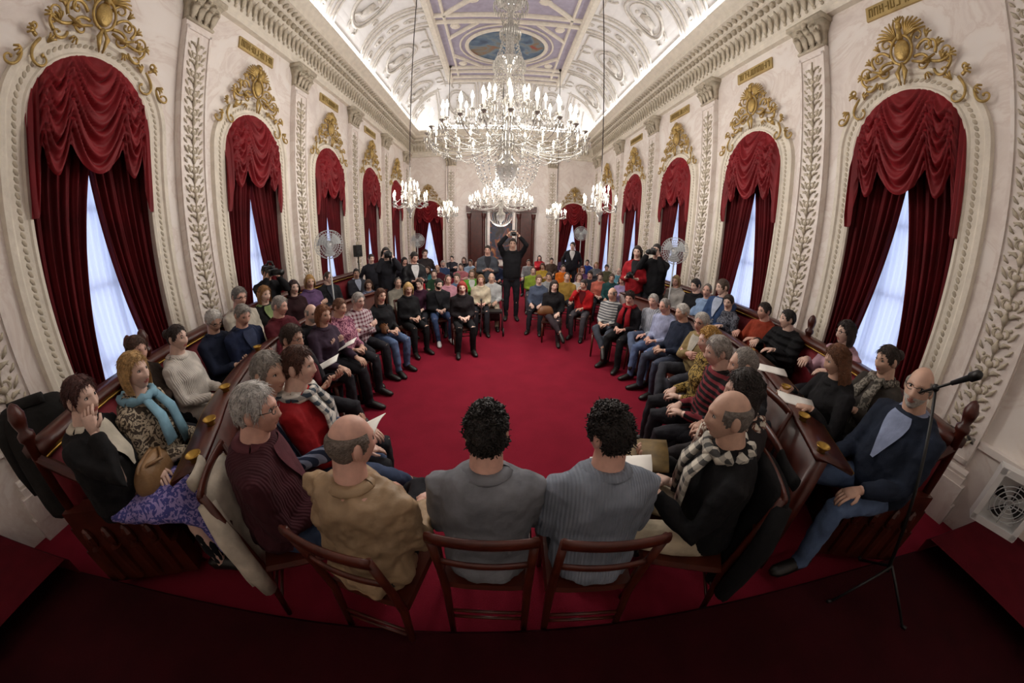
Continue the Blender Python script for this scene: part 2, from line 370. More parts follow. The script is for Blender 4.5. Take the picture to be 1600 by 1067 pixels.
# windows
def archsweep(mb,r,prof,zs=ZS,z0=.2,n=28):
    P=[(-r,z0,-1,0)]+[(-r*cos(pi*i/n),zs+r*sin(pi*i/n),-cos(pi*i/n),sin(pi*i/n)) for i in range(n+1)]+[(r,z0,1,0)]
    mb.loft([[(u+nu*o,y,z+nz*o) for o,y in prof] for u,z,nu,nz in P],0,True)
def surround():
    mb=MB(); archsweep(mb,WR,[(-.02,0),(-.02,.04),(.01,.05),(.03,.035),(.15,.035),(.17,.06),(.22,.06),(.24,.0)])
    root=mb.build('window_1',m_stucco,None,False,'structure')
    mb=MB(); r=WR+.09; L=2*(ZS-.3)+pi*r; k_=0
    while k_*.065<L:
        s=k_*.065; h=ZS-.3
        if s<h: u,z,a=-r,.3+s,pi/2
        elif s<h+pi*r: t=(s-h)/r; u,z,a=-r*cos(t),ZS+r*sin(t),pi/2-t
        else: u,z,a=r,ZS-(s-h-pi*r),-pi/2
        T=M.Rotation(-a,3,'Y')
        mb.ell((u,.034,z),(.022,.009,.036),6,4,0,T@M.Rotation(pi/2+.5,3,'Y')); k_+=1
    mb.build('window_frame',m_relief,root)
    mb=MB()
    for u in (-.6,-.2,.2,.6): mb.box((u,-.28,2.1),(.04,.03,3.8))
    for z in (.25,1.0,1.8,2.6,3.4): mb.box((0,-.28,z),(1.24,.03,.04))
    mb.build('window_bars',m_white,root,False); return root
def curtain():
    root=empty('window_curtain')
    for sg in (-1,1):
        mb=MB()
        def dr(u,v):
            z=3.5-3.25*v; o=.67; i_=-.03+.50*max(0,v-.1)
            x=o-(o-i_)*u; f=.04*sin(2*pi*6.5*u+1.5*sin(2*v))+.016*sin(2*pi*15*u+4*v)
            return (sg*x,-.1+f+.03*v+.02*sg,z)
        mb.grid(dr,64,16); mb.build('drape',m_velvet2,root)
    mb=MB()
    def zb(u):
        a=abs(u)
        if a<.42: return 3.16-.28*(1-(a/.42)**2)
        if a<.8: return 3.16-.34*(1-((a-.61)/.19)**2)*.9
        return 3.12-.62*min(1,(a-.8)/.08)
    def sw(u,v):
        u=2*u-1; x=u*.665; zt=ZS+math.sqrt(max(0,.665**2-x*x)); z=zt+(zb(u)-zt)*v
        a=abs(u); lob=1-(a/.42)**2 if a<.42 else (1-((a-.61)/.2)**2)
        q=z+.5*max(-.2,lob); d=.085*abs(sin(q*19))**.8-.03+.018*sin(q*61+u*5)
        if a>.8: d=.05*sin(u*90)
        return (x,.02+.13*sin(pi*min(1,v*.7+.05))*(1-.6*a*a)+d*min(1,4*(1-v)+.4)*min(1,v*5),z)
    mb.grid(sw,80,64); mb.build('swag',m_velvet,root)
    mb=MB(); mb.grid(lambda u,v:((u-.5)*1.32,-.22+.012*sin(2*pi*18*u),.15+3.6*v),90,4); mb.build('sheer',m_sheer,root)
    return root
def crest():
    mb=MB()
    mb.ell((0,.08,4.52),(.1,.05,.13),12,8); mb.tube([(.135*cos(2*pi*i/20),.09,4.52+.17*sin(2*pi*i/20)) for i in range(21)],.017,6,0,False)
    mb.ell((0,.11,4.8),(.045,.04,.055),8,6); mb.tube([(0,.1,4.64),(0,.12,4.76)],[.04,.03],8)
    for sg in (-1,1):
        for i in range(7): a=.1+.24*i; mb.leaf([(sg*.06,.08,4.68),(sg*(.06+.14*cos(a)),.12,4.68+.13*sin(a)),(sg*(.06+.26*cos(a)),.09,4.68+.22*sin(a))],.026,.012,0,(0,1,0))
        mb.leaf([(0,.1,4.36),(sg*.05,.13,4.24),(sg*.02,.1,4.1)],.035,.016,0,(1,0,0))
        mb.leaf([(sg*.12,.08,4.36),(sg*.26,.12,4.29),(sg*.4,.1,4.36)],.035,.015,0,(0,1,0))
        for u,z,a in ((.3,4.6,1.0),(.42,4.46,.7),(.54,4.32,.2),(.68,4.12,.1),(.78,3.94,-.5),(.28,4.2,-1.2),(.55,4.06,2.2),(.24,4.3,.4),(.46,4.3,1.2)):
            for da in (-.5,0,.5): mb.leaf([(sg*u,.06,z),(sg*(u+.05*cos(a+da)),.1,z+.05*sin(a+da)),(sg*(u+.09*cos(a+da)),.08,z+.09*sin(a+da))],.02,.011,0,(0,1,0))
    for i in range(5): a=pi/2+(i-2)*.3; mb.leaf([(0,.1,4.82),(.06*cos(a),.12,4.82+.06*sin(a)),(.12*cos(a),.1,4.82+.11*sin(a))],.02,.01,0,(0,1,0))
    for q in ((.13,4.42,.1,.5,-1.4,-5.5),(.17,4.5,.8,.42,-1.,-6),(.3,4.34,-.5,.5,-.2,5.5),(.62,4.08,-.9,.5,-.4,-5),(.5,4.2,.6,.28,.5,6),(.78,3.92,-1.4,.36,.2,5.5),(.1,4.62,1.1,.32,-1,-5),(.38,4.4,1.0,.28,.6,5),(.36,4.22,-1.2,.3,.6,5),(.66,4.1,.3,.22,.6,6)):
        mb.scroll(*q,.02,.009,.08,18,6)
    return mb.build('gilded_crest',m_gold)
sur,cur,cre=surround(),curtain(),crest(); n2=1
for side,us in (('L',WY),('R',WY),('F',(-FX,FX))):
    for i,u in enumerate(us):
        a,b,c=(sur,cur,cre) if n2==1 else (copy_tree(sur),copy_tree(cur),copy_tree(cre))
        a.name='window_%d'%n2; n2+=1
        wn={'L':'left wall','R':'right wall'}.get(side)
        pos='%s window from the camera on the %s'%(ORD[i],wn) if wn else ('far end window left of the portal' if i==0 else 'far end window right of the portal')
        tag(b,'red velvet curtain with swags in the '+pos,'curtain','red velvet window curtains'); tag(c,'gilded scroll crest above the '+pos,'wall ornament','gilded crests above the windows')
        for o in (a,b,c):
            place_wall(o,side,u)
            if side=='F': o.scale=(.74 if o is c else 1,1,.85)
            elif o is c: o.scale=(.93,1,1)
for side,us in (('L',WY[1:4]),('R',WY[0:4])):
    for i,u in enumerate(us):
        root=empty('gold_plaque'); mb=MB(); mb.box((0,.005,5.17),(.86,.05,.19)); mb.build('panel',base('plaque_gold','b8a06a',.55,.3,var=.2),root,False)
        mb=MB(); rnd=random.Random(i+5)
        for k_ in range(11):
            x=-.36+.072*k_; mb.box((x-.015,.034,5.17),(.012,.012,.11)); mb.box((x+.008,.034,5.17+rnd.choice((-.05,0,.05))),(.035,.012,.012))
            if rnd.random()<.6: mb.box((x+.024,.034,5.17),(.012,.012,.11))
        mb.build('lettering',base('old_gold_letters','8a7440',.5,.4),root,False); place_wall(root,side,u)
        tag(root,'gilded inscription plaque above the %s window from the camera on the %s wall'%(ORD[WY.index(u)],'left' if side=='L' else 'right'),'plaque','gold plaques')
# far wall portal
root=empty('carved_portal',(0,Y1-.01,0),pi,'dark carved wooden portal with painting at the far end','portal')
mb=MB()
for s in (-1,1):
    mb.box((s*1.1,.12,1.7),(.5,.22,2.6)); mb.lathe([(.1,.5),(.1,.6),(.07,.65),(.07,2.6),(.1,2.7),(.12,2.85)],10,(s*.78,.2,0)); mb.lathe([(.1,.5),(.1,.6),(.07,.65),(.07,2.6),(.1,2.7),(.12,2.85)],10,(s*1.42,.2,0))
mb.box((0,.15,3.05),(3.1,.3,.25)); mb.box((0,.15,.25),(3.1,.3,.5)); mb.build('frame',m_wood,root,False)
mb=MB(); mb.box((0,.06,1.85),(1.3,.05,2.1)); mb.build('canvas',paintmat('dark_portrait',['1a1416','3a2a24','22304a','8a4a28','c0905c'],2.4),root,False)
for s in (-1,1): mb=MB(); mb.box((s*.56,.16,2.3),(.12,.1,1.9)); mb.build('column',m_marble,root,False)
# ---------------- chandeliers
def chandelier(loc,tiers,sc,topz,big):
    root=empty('crystal_chandelier',loc)
    mb=MB(); H=topz-loc[2]; mb.tube([(0,0,0),(0,0,H)],.014 if big else .01,6)
    if big: mb.lathe([(.02,H-.25),(.1,H-.2),(.16,H-.02),(.16,H)],12)
    else: mb.lathe([(.01,H-.08),(.03,H-.05),(.05,H-.01),(.05,H)],10)
    mb.build('suspension_rod',m_rod,root)
    mb=MB()
    if big: pr=[(.02,-.64),(.04,-.62),(.05,-.56),(.1,-.5),(.16,-.36),(.16,-.28),(.08,-.2),(.06,-.1),(.08,.1),(.04,.25),(.07,.5),(.09,.6),(.04,.7),(.035,1.0),(.07,1.1),(.2,1.2),(.2,1.23),(.05,1.28),(.07,1.7),(.1,1.76),(.035,1.8),(.03,2.0),(.1,2.1),(.22,2.2),(.2,2.22),(.04,2.16)]
    else: pr=[(.01,-.33),(.03,-.29),(.02,-.24),(.07,-.15),(.08,-.1),(.03,-.05),(.04,.08),(.02,.15),(.04,.3),(.02,.4),(.07,.47),(.02,.5),(.015,.7)]
    mb.lathe(pr,20); mb.build('stem',m_crystal,root)
    dm=MB()
    for (r,z,cnt,off) in tiers:
        mb=MB(); mb.tube(bez([(.06,0,z-.02),(r*.4,0,z-.26*sc),(r*.9,0,z-.3*sc),(r,0,z-.02)],10),.006*max(.8,sc),6); am=mb.build('arm',m_crystal,root)
        mb=MB(); mb.lathe([(.01,-.02),(.026,0),(.042*max(.9,sc),.016),(.038*max(.9,sc),.02),(.013,.01)],12,(r,0,z)); mb.build('drip_pan',m_crystal,am)
        h=.13*max(.75,sc); mb=MB(); mb.lathe([(.012,0),(.012,h)],8,(r,0,z+.01)); mb.build('candle',m_candle,am)
        mb=MB(); mb.lathe([(.008,0),(.022,.025),(.023,.05),(.013,.085),(.003,.115)],8,(r,0,z+.01+h)); mb.build('bulb',m_bulb,am)
        for k_ in range(cnt):
            a=2*pi*(k_+off)/cnt; o=am if k_==0 else copy_tree(am,root); o.rotation_euler=(0,0,a)
            cx,cy=r*cos(a),r*sin(a)
            for j in range(8):
                b=2*pi*j/8; dm.octa((cx+.045*sc*cos(b),cy+.045*sc*sin(b),z-.07*max(.7,sc)),.008,.07*max(.7,sc))
            a2=2*pi*(k_+1+off)/cnt
            for j in range(1,9):
                t=j/9; q=a+(a2-a)*t; rr_=r*(1-.06*sin(pi*t)); dm.octa((rr_*cos(q),rr_*sin(q),z-.02-.15*sc*sin(pi*t)),.01,.016)
            if k_%2==0:
                for j in range(1,18):
                    t=j/18; rr_=r+(.05-r)*t; dm.octa((rr_*cos(a),rr_*sin(a),z+((1.1-z) if big else .3)*t**2.0),.008,.014)
    if big:
        for k_ in range(26):
            a=2*pi*k_/26
            for j in range(15):
                t=j/14; rr_=.44*cos(t*pi/2*.95); dm.octa((rr_*cos(a),rr_*sin(a),-.2-.5*sin(t*pi/2)),.013,.02)
            for j in range(16):
                t=j/15; rr_=.2-.1*sin(pi*t); dm.octa((rr_*cos(a),rr_*sin(a),1.2+.95*t),.009,.026)
            for j in range(16):
                t=j/15; rr_=.29-.12*t; dm.octa((rr_*cos(a),rr_*sin(a),.45+.72*t),.009,.022)
            for zz,rr_ in ((1.14,.22),(1.66,.14),(2.12,.24)): dm.octa((rr_*cos(a),rr_*sin(a),zz),.014,.1)
    dm.build('crystal_drops',m_crystal,root,False,'stuff'); return root
T1=[(1.07,.06,24,0),(.88,.2,18,.5),(.57,.36,10,0),(.3,.56,6,.5)]
b1=chandelier((-.03,4.45,3.2),T1,1.,7.98,True); tag(b1,'huge tiered crystal chandelier hanging in the middle, nearest and largest','chandelier')
b2=copy_tree(b1); b2.location=(-.05,11.0,2.92); tag(b2,'large crystal chandelier hanging behind the biggest chandelier','chandelier')
for ch in b2.children:
    if ch.name.startswith('suspension'): ch.scale=(1,1,(7.98-2.92)/(7.98-3.2))
s1=chandelier((-1.9,6.36,2.6),[(.34,.0,8,0),(.17,.2,4,.5)],.55,7.9,False)
for o,l,t in ((s1,(-1.9,6.36,2.6),'small crystal chandelier left of the biggest one, nearer of the left pair'),(None,(1.9,6.3,2.6),'small crystal chandelier right of the biggest one, nearer of the right pair'),(None,(-1.9,11.2,2.66),'small crystal chandelier far off on the left, farther of the left pair'),(None,(1.9,11.2,2.66),'small crystal chandelier far off on the right, farther of the right pair')):
    o=o or copy_tree(s1); o.location=l; tag(o,t,'chandelier','small crystal chandeliers')
# ---------------- benches and desk partitions
PZ=.1
def sweep(mb,path,prof,mat=0):
    R=[]
    for i,p in enumerate(path):
        t=(path[min(i+1,len(path)-1)]-path[max(i-1,0)]).normalized(); nr=V((-t.y,t.x,0)); R.append([p+nr*u+V((0,0,z)) for u,z in prof])
    mb.loft(R,mat)
for s,nm in ((-1,'left'),(1,'right')):
    P=[(s*x,y,PZ) for x,y in ((2.66,.52),(3.05,1.3),(3.33,2.3),(3.55,3.4),(3.6,4.9),(3.45,7.0))]
    path=crom(P,6); q=1 if s==-1 else -1
    Q=lambda pr:[(q*u,z) for u,z in pr]
    root=empty('upholstered_bench',(0,0,0),0,'long curved bench with red upholstery along the %s wall'%nm,'bench')
    mb=MB(); sweep(mb,path,Q([(-.05,.5),(.05,.5),(.1,.98),(.02,.98)])); mb.build('backrest',m_uphol,root)
    mb=MB(); sweep(mb,path,Q([(-.55,.36),(0,.36),(0,.44),(-.5,.45),(-.55,.42)])); mb.build('seat',m_uphol,root)
    mb=MB(); sweep(mb,path,Q([(-.5,0),(.06,0),(.1,.5),(.05,.5),(.0,.36),(-.5,.36)])); mb.build('base',m_wood,root)
    mb=MB(); sweep(mb,path,Q([(-.03,.98),(.13,.98),(.14,1.03),(.1,1.06),(.0,1.06),(-.04,1.03)])); mb.build('top_rail',m_wood,root)
    mb=MB(); sweep(mb,path,Q([(-.035,.965),(-.02,.965),(-.02,.98),(-.035,.98)])); mb.build('gilt_strip',m_brass,root)
    t=(path[1]-path[0]).normalized(); nr=V((-t.y,t.x,0))*q
    mb=MB(); e=path[0]
    for i,(a,b,c,d) in enumerate(((-.6,.1,0,.3),(-.56,.08,.3,.5),(-.5,.06,.5,.62))):
        mb.loft([[e+nr*u+t*w+V((0,0,z)) for u,w in ((a,-.07),(b,-.07),(b,.05),(a,.05))] for z in (c,d)])
    for k_ in range(4):
        c_=e+nr*(-.48+.15*k_)-t*.08; mb.ell(c_+V((0,0,.42)),(.05,.03,.08),8,6); mb.tube([c_+V((0,0,.05)),c_+V((0,0,.34))],[.03,.04],8)
    mb.tube([e+nr*-.55+V((0,0,.66)),e+nr*-.3+V((0,0,.72)),e+nr*.05+V((0,0,.98))],.035,8); mb.build('bench_end',m_wood,root,False)
    for k_,i in enumerate((0,8,9)if s==-1 else (0,13)):
        c_=path[i]+nr*.04; mb=MB(); mb.lathe([(.035,.4),(.035,1.08),(.05,1.1),(.05,1.13),(.03,1.15),(.045,1.2),(.05,1.24),(.03,1.29),(.008,1.31)],12,c_); mb.build('finial_post',m_wood,root)
    P=[(s*x,y,0) for x,y in ((1.63,.83),(1.85,1.2),(2.1,1.6),(2.45,2.4),(2.6,3.3),(2.55,4.4),(2.2,5.5))]
    path=crom(P,6)
    root=empty('desk_partition',(0,0,0),0,'curved mahogany desk partition behind the inner row on the %s side'%nm,'desk')
    mb=MB(); sweep(mb,path,Q([(-.03,0),(.03,0),(.03,.96),(-.03,.96)])); mb.build('panel',m_wood,root)
    dp=.15 if s==-1 else .22
    mb=MB(); sweep(mb,path,Q([(-.05,.985),(.04,.985),(dp,.93),(dp,.905),(.04,.96),(-.05,.96)])); mb.build('desk_top',m_wood,root)
    mb=MB(); sweep(mb,path,Q([(-.05,0),(.05,0),(.05,.12),(-.05,.12)])); mb.build('plinth',m_wood,root)
    mb=MB(); sweep(mb,path,Q([(dp-.005,.915),(dp+.005,.915),(dp+.005,.93),(dp-.005,.93)])); mb.build('edge_strip',m_brass,root)
    for k_,i in enumerate((1,6,12,18)):
        c_=path[i]+V((0,0,.052)); mb=MB(); mb.lathe([(r_*.8,z_) for r_,z_ in [(.005,.93),(.035,.932),(.03,.945),(.05,.965),(.055,.975),(.047,.972),(.03,.955),(.004,.952)]],16,c_)
        tag(mb.build('brass_cup',m_brass),'%s brass ashtray cup from the camera on the %s desk partition'%(ORD[k_],nm),'ashtray','brass cups on the %s desk'%nm)
    mb=MB(); E=[(p.x+s*.03,p.y) for p in path]+[(s*2.15,7.4)]
    mb.loft([[(s*W,y,PZ) for x,y in E],[(x,y,PZ) for x,y in E],[(x,y,0) for x,y in E]],0,False,False,False); mb.build('floor_platform',m_carpet,None,False,'structure')
# ---------------- chairs
def make_chair():
    root=empty('dining_chair')
    mb=MB(); mb.loft([[(x*w,.02+y*d,z) for x,y in ((-1,-1),(-.5,-1.04),(.5,-1.04),(1,-1),(1.06,.9),(.5,1),(-.5,1),(-1.06,.9))] for w,d,z in ((.19,.2,.41),(.2,.21,.43),(.19,.2,.455))]); mb.build('seat',m_chair,root,False)
    for s in (-1,1):
        mb=MB(); mb.tube([(s*.18,.2,0),(s*.185,.19,.42)],[.016,.022],8); mb.build('leg',m_chair,root)
        mb=MB(); mb.tube([(s*.178,-.25,0),(s*.178,-.2,.42),(s*.178,-.22,.65),(s*.18,-.26,.92)],[.015,.02,.018,.016],8); mb.build('leg',m_chair,root)
    mb=MB(); mb.tube([(x/5*.19,-.265-.018*(1-(x/5)**2),.915) for x in range(-5,6)],[(.013,.028)]*11,8,0,True,(0,1,0)); mb.build('top_rail',m_chair,root)
    mb=MB(); mb.tube([(x/5*.18,-.23-.018*(1-(x/5)**2),.72) for x in range(-5,6)],[(.01,.018)]*11,8,0,True,(0,1,0)); mb.build('middle_rail',m_chair,root)
    for z in (.17,.24):
        mb=MB(); mb.tube([(-.178,-.22,z),(.178,-.22,z)],.009,6); mb.build('stretcher',m_chair,root)
    return root
CH=make_chair(); chused=[False]
def chair(loc,rz,label,dy=0,sc=1):
    o=copy_tree(CH) if chused[0] else CH; chused[0]=True
    o.location=V(loc)+M.Rotation(rz,3,'Z')@V((0,dy,0)); o.rotation_euler=(0,0,rz); o.scale=(sc,)*3; tag(o,label,'chair','wooden chairs'); return o
# ---------------- people
TEX=bpy.data.textures.new('cloth_folds','CLOUDS'); TEX.noise_scale=.11; TEX.noise_depth=2
def g(x,s): return math.exp(-(x/s)**2)
def hp(lam,phi,off=0.,beard=False):
    cx,cy,cz=cos(phi)*sin(lam),cos(phi)*cos(lam),sin(phi); x,y,z=cx*.075,cy*.097,cz*.118
    if z<0:
        t=-z/.118; x*=1-.24*t**1.6
        if cy<0: y*=1-.42*t
        y+=.014*t*t
    elif cy>0: y*=1-.03*z/.118
    if cy>0 and not off:
        ax=abs(x); w=min(1,cy*2.2); d=0
        if z<.03: d+=.0175*g(x,.0145)*(max(0,(.03-z)/.062)**.9 if z>-.032 else g(z+.032,.012))
        d+=.008*g(ax-.014,.008)*g(z+.03,.01)+.007*g(z-.032,.009)*g(x,.05)-.012*g(ax-.031,.014)*g(z-.012,.011)
        d+=.006*g(ax-.042,.02)*g(z+.022,.02)-.004*g(ax-.045,.014)*g(z+.06,.02)+.006*g(x,.021)*(g(z+.055,.005)+g(z+.068,.006))-.004*g(x,.024)*g(z+.0615,.0025)+.007*g(x,.024)*g(z+.098,.014)-.003*g(x,.03)*g(z+.082,.006)
        y+=d*w
        if beard and z<-.035: y+=.006
    p=V((x,y,z))
    if off: p+=V((cx/.075,cy/.097,cz/.118)).normalized()*off
    return p
def lamf(t): return pi*(1 if t>=0 else -1)*abs(t)**1.35
HLX=[0,.6,.95,1.2,1.38,1.5,1.85,2.0,2.6,3.2]; HLY=[.075,.07,.042,-.002,-.02,.03,.025,-.04,-.085,-.09]
def hth(st,lam,z):
    a=abs(lam); hl=float(np.interp(a,HLX,HLY))
    if st=='fringe':
        if a<1.1 or z>.05: return -1
        return .009*min(1,(z-hl)/.02,(.05-z)/.02+.3)
    if st=='recede' and a<1.0: hl+=.022
    th={'crop':.006,'short':.013,'recede':.010,'curly':.015,'full':.017,'bob':.018,'long':.017,'tied':.01,'fringe':.01}[st]
    if z<hl:return -1
    return th*min(1,.25+(z-hl)/.03)
def hand(mb,w,d,n,side,curl,sd):
    d=d.normalized(); n=(n-d*n.dot(d)).normalized(); l=d.cross(n)
    mb.tube([w-d*.01,w+d*.03,w+d*.065,w+d*.09],[(.024,.019),(.037,.017),(.041,.015),(.036,.011)],8,0,True,l)
    for i,(o,L) in enumerate(((-.03,.07),(-.01,.08),(.011,.075),(.031,.057))):
        p=w+d*(.085-.004*abs(i-1.4))+l*o*(1 if side>0 else -1); a=.12; P=[p]
        for f in (.45,.31,.24):
            a+=curl*(.9+.12*i); P.append(P[-1]+(d*cos(a)+n*sin(a))*L*f)
        mb.tube(P,[.0095,.009,.008,.006],sd)
    s=-1 if side>0 else 1
    q=w+d*.025+l*s*.03; t=(d*.75+l*s*.6+n*.35).normalized(); t2=(d*.95+l*s*.15+n*.35).normalized()
    mb.tube([q,q+t*.038,q+t*.038+t2*.028],[.012,.0105,.007],sd)
def ik(S,T,l1,l2,h):
    d=T-S; L=d.length; m=(l1+l2)*.99
    if L>m: T=S+d*(m/L); d=T-S; L=m
    a=(l1*l1-l2*l2+L*L)/(2*L); hh=math.sqrt(max(0,l1*l1-a*a)); dn=d.normalized(); hv=(h-dn*h.dot(dn)).normalized()
    return S+dn*a+hv*hh,T
TR=[(-.19,.10,.09,.02),(-.1,.162,.125,0),(0,.17,.13,0),(.2,.158,.12,.005),(.4,.16,.12,.01),(.62,.176,.122,.005),(.8,.183,.11,-.005),(.9,.162,.098,-.01),(.97,.122,.085,-.008),(1.02,.076,.072,-.002)]
SKIN={'l':'d9b6a6','m':'c9a28e','r':'d3a594','t':'bb937d'}
NP=[0]
def lerp(a,b,t): t=max(0,min(1,t)); return a+(b-a)*t
def person(px,py,desc,top,bot='22242c',hair=('short','2a1d16'),st='c',D=None,face=None,hy=None,hp_=None,pose=None,lean=None,fat=.3,fem=False,inner=None,scarf=None,glasses=False,beard=None,skin=None,legs='n',shoe='17120f',collar=None,zh=None,dz=0,wr=None):
    NP[0]+=1; rnd=random.Random(NP[0]*13+1)
    if pose is None: pose=rnd.choice(('lap','clasp','lap','clasp','cross','thigh'))
    if hy is None: hy=rnd.uniform(-22,22)
    if hp_ is None: hp_=rnd.uniform(2,14)
    if lean is None: lean=rnd.uniform(-.04,.12)
    if skin is None: skin=rnd.choice('llmr')
    if legs=='n' and rnd.random()<.18 and st=='c' and not fem: legs='x'
    stand=(st=='s'); bz=PZ if st=='b' else 0
    Hz=.92 if stand else .55; L=.5 if stand else .47
    Rl=M.Rotation(-lean,3,'X'); fw=Rl@V((0,1,0)); upv=Rl@V((0,0,1)); X=V((1,0,0)); H=V((0,0,Hz))
    sp=lambda s:H+upv*(L*s)
    hc=sp(1)+fw*.034+V((0,.02,.14))
    if stand: p=atD(px,py,D)
    else:
        p=at(px,py,1.21); d0=math.hypot(p.x-CP.x,p.y)
        if zh is None: zh=lerp(1.27,1.05,(d0-1.9)/2.8) if st!='b' else lerp(1.37,1.17,(d0-2.5)/3.8)
        p=at(px,py,zh)
        while abs(p.x)>(3.3 if st=='b' else 3.35) and zh<1.6: zh+=.02; p=at(px,py,zh)
    sc=(p.z-bz)/hc.z
    if face is None:
        v=V((0,2.7))-V((p.x,p.y)); face=math.degrees(math.atan2(v.x,v.y))
    rz=-math.radians(face); off=M.Rotation(rz,3,'Z')@V((hc.x,hc.y,0))*sc
    Dp=math.hypot(p.x,p.y); tr=0 if Dp<2.8 else (1 if Dp<5 else 2)
    root=empty('person',(p.x-off.x,p.y-off.y,bz),rz,desc,'person'); root.scale=(sc,)*3
    w=(.9 if fem else 1.0)
    sk=base('skin_'+skin,SKIN[skin],.5,var=.12,vs=25); hm=base('hair_'+hair[1],hair[1],.55,var=.35,vs=60,bump=(120,.6))
    lip=base('lips_'+('f' if fem else 'm'),'b0786a' if not fem else 'b4645e',.45)
    bc=beard or hair[1]; bm_=base('beard_'+bc,bc,.7,var=.3,vs=80)
    n0=(18,14,10)[tr]
    def tr_rings(s0,s1,inf):
        R=[]
        rows=[r for r in TR if s0<=r[0]<=s1]
        for s,rx,ry,yo in rows:
            b=g(s-.25,.3)*fat*.05; c=sp(s)+fw*(yo+b*.5); rx=rx*w+b*.7+inf; ry=ry*(.95 if fem else 1)+b*.8+inf
            if fem and s==.62: ry+=.02; c=c+fw*.015
            R.append([c+X*(rx*cos(2*pi*j/n0))+fw*(ry*sin(2*pi*j/n0)) for j in range(n0)])
        return R
    J={}
    for s in (-1,1):
        S=sp(.845)+X*(s*.172*w)
        hd=None; hn=V((0,0,-1)); curl=.35; hint=V((s*.45,-.6,-.8))
        po=pose
        if stand and po in('lap','clasp','thigh','cross'): po='down'
        if po=='lap': T=V((s*(.09+.03*rnd.random()),.30+.05*rnd.random(),.645)); hd=V((-s*.45,.85,-.22))
        elif po=='thigh': T=V((s*.14,.36,.64)); hd=V((-s*.1,.95,-.3))
        elif po=='clasp': T=V((s*.07,.28,.66)); hd=V((-s*.75,.6,-.1)); curl=.5
        elif po=='cross': T=sp(.5)+V((-s*.07,.205+.02*s,.0+.03*s)); hd=V((-s*.95,-.1,.15)); hn=V((0,-1,0)); hint=V((s*.9,-.1,-.6)); curl=.25
        elif po=='paper': T=V((s*.11,.33,.80)); hd=V((-s*.35,.8,.35)); hn=V((0,-.3,1)) ; curl=.45
        elif po=='desk': T=V((s*.15,.34,.84)); hd=V((-s*.5,.85,-.15)); curl=.3
        elif po=='chin':
            if s==1: T=hc+V((.098,.075,-.15)); hd=V((-.2,-.15,1)); hn=V((-1,-.2,0)); curl=.35; hint=V((.6,.3,-1))
            else: T=V((-.05,.28,.66)); hd=V((.8,.5,-.1))
        elif po=='phone': T=V((s*.06,.31,.74)); hd=V((-s*.5,.8,.2)); hn=V((0,-.2,1)); curl=.5
        elif po=='up': T=hc+V((s*.1,.17,.17)); hd=V((-s*.5,.2,.7)); hn=V((0,.3,0))+V((-s,0,0)); curl=.45; hint=V((s,.2,-.4))
        elif po=='cam': T=hc+V((s*.09,.17,-.06)); hd=V((-s*.6,.2,.7)); hn=V((-s*.7,-.3,0)); curl=.5; hint=V((s*.5,.1,-1))
        elif po=='down': T=sp(0)+V((s*.25,.06,-.02)); hd=V((0,.15,-1)); hn=V((-s,0,0))
        elif po=='hold': T=sp(.4)+V((s*.1,.28,0)); hd=V((-s*.6,.8,.1)); hn=V((0,-.1,1)); curl=.5
        E,T=ik(S,T,.285,.25,hint); J[s]=(S,E,T,hd,hn,curl)
        hipj=sp(0)+X*(s*.085*w)
        if stand: kn=V((s*.1,.03,.5)); an=V((s*.105,-.01,.09))
        else:
            hipj=V((s*.09,.03,.535)); kn=V((s*(.12+.05*rnd.random()*(0 if fem else 1)),.44,.505)); an=V((s*(.11+.04*rnd.random()),.36+.12*rnd.random(),.09))
            if legs=='x' and s==1: kn=V((.06,.46,.6)); an=V((-.17,.58,.34))
        J['l%d'%s]=(hipj,kn,an)
    # body
    mb=MB(); nl,na=((46,36),(34,28),(26,22))[tr]
    yaw_=M.Rotation(-math.radians(hy),3,'Z')@M.Rotation(-math.radians(hp_),3,'X')
    HS=.92 if not fem else .9
    HT=lambda q:hc+yaw_@(q*HS)
    vs=[];fs=[];ms=[]
    for i in range(na+1):
        ph=-1.5+3.0*i/na
        for j in range(nl): vs.append(hp(lamf(2*j/nl-1 if j else -1),ph,0,bool(beard)))
    for i in range(na):
        for j in range(nl):
            q=(i*nl+j,i*nl+(j+1)%nl,(i+1)*nl+(j+1)%nl,(i+1)*nl+j); c=(vs[q[0]]+vs[q[2]])/2; m_=0
            if c.y>.05 and (c.x/.024)**2+((c.z+.061)/.0105)**2<1: m_=3
            elif beard and c.z<-.035 and abs(math.atan2(c.x,c.y))<1.45 and not(abs(c.x)<.012 and c.z>-.045): m_=4
            fs.append(q);ms.append(m_)
    b0=len(mb.v); mb.v+=[tuple(HT(p_)) for p_ in vs]; mb.f+=[tuple(k_+b0 for k_ in f) for f in fs]; mb.m+=ms
    b1_=b0+na*nl; mb.f.append(tuple(range(b0,b0+nl))); mb.f.append(tuple(range(b1_,b1_+nl))); mb.m+=[0,0]
    ft=(1,1.35,1.7)[tr]
    for s in (-1,1):
        mb.ell(HT(V((s*.076,-.008,-.002))),(.011,.021,.033),8,6,0,yaw_@M.Rotation(s*.25,3,'Z'))
        mb.ell(HT(V((s*.031,.0735,.012))),(.0135*HS,.0125*HS,.0085*HS),10,7,1,yaw_); mb.ell(HT(V((s*.031,.0825,.012))),(.006*ft**.5,.0045*HS,.0062*ft**.5),8,5,2,yaw_)
        mb.tube([HT(V((s*(.031+.016*cos(a_)),.0845-.006*abs(cos(a_)),.012+.0085*sin(a_)))) for a_ in (.1,.8,1.57,2.3,3.0)],.0016*ft,5,2)
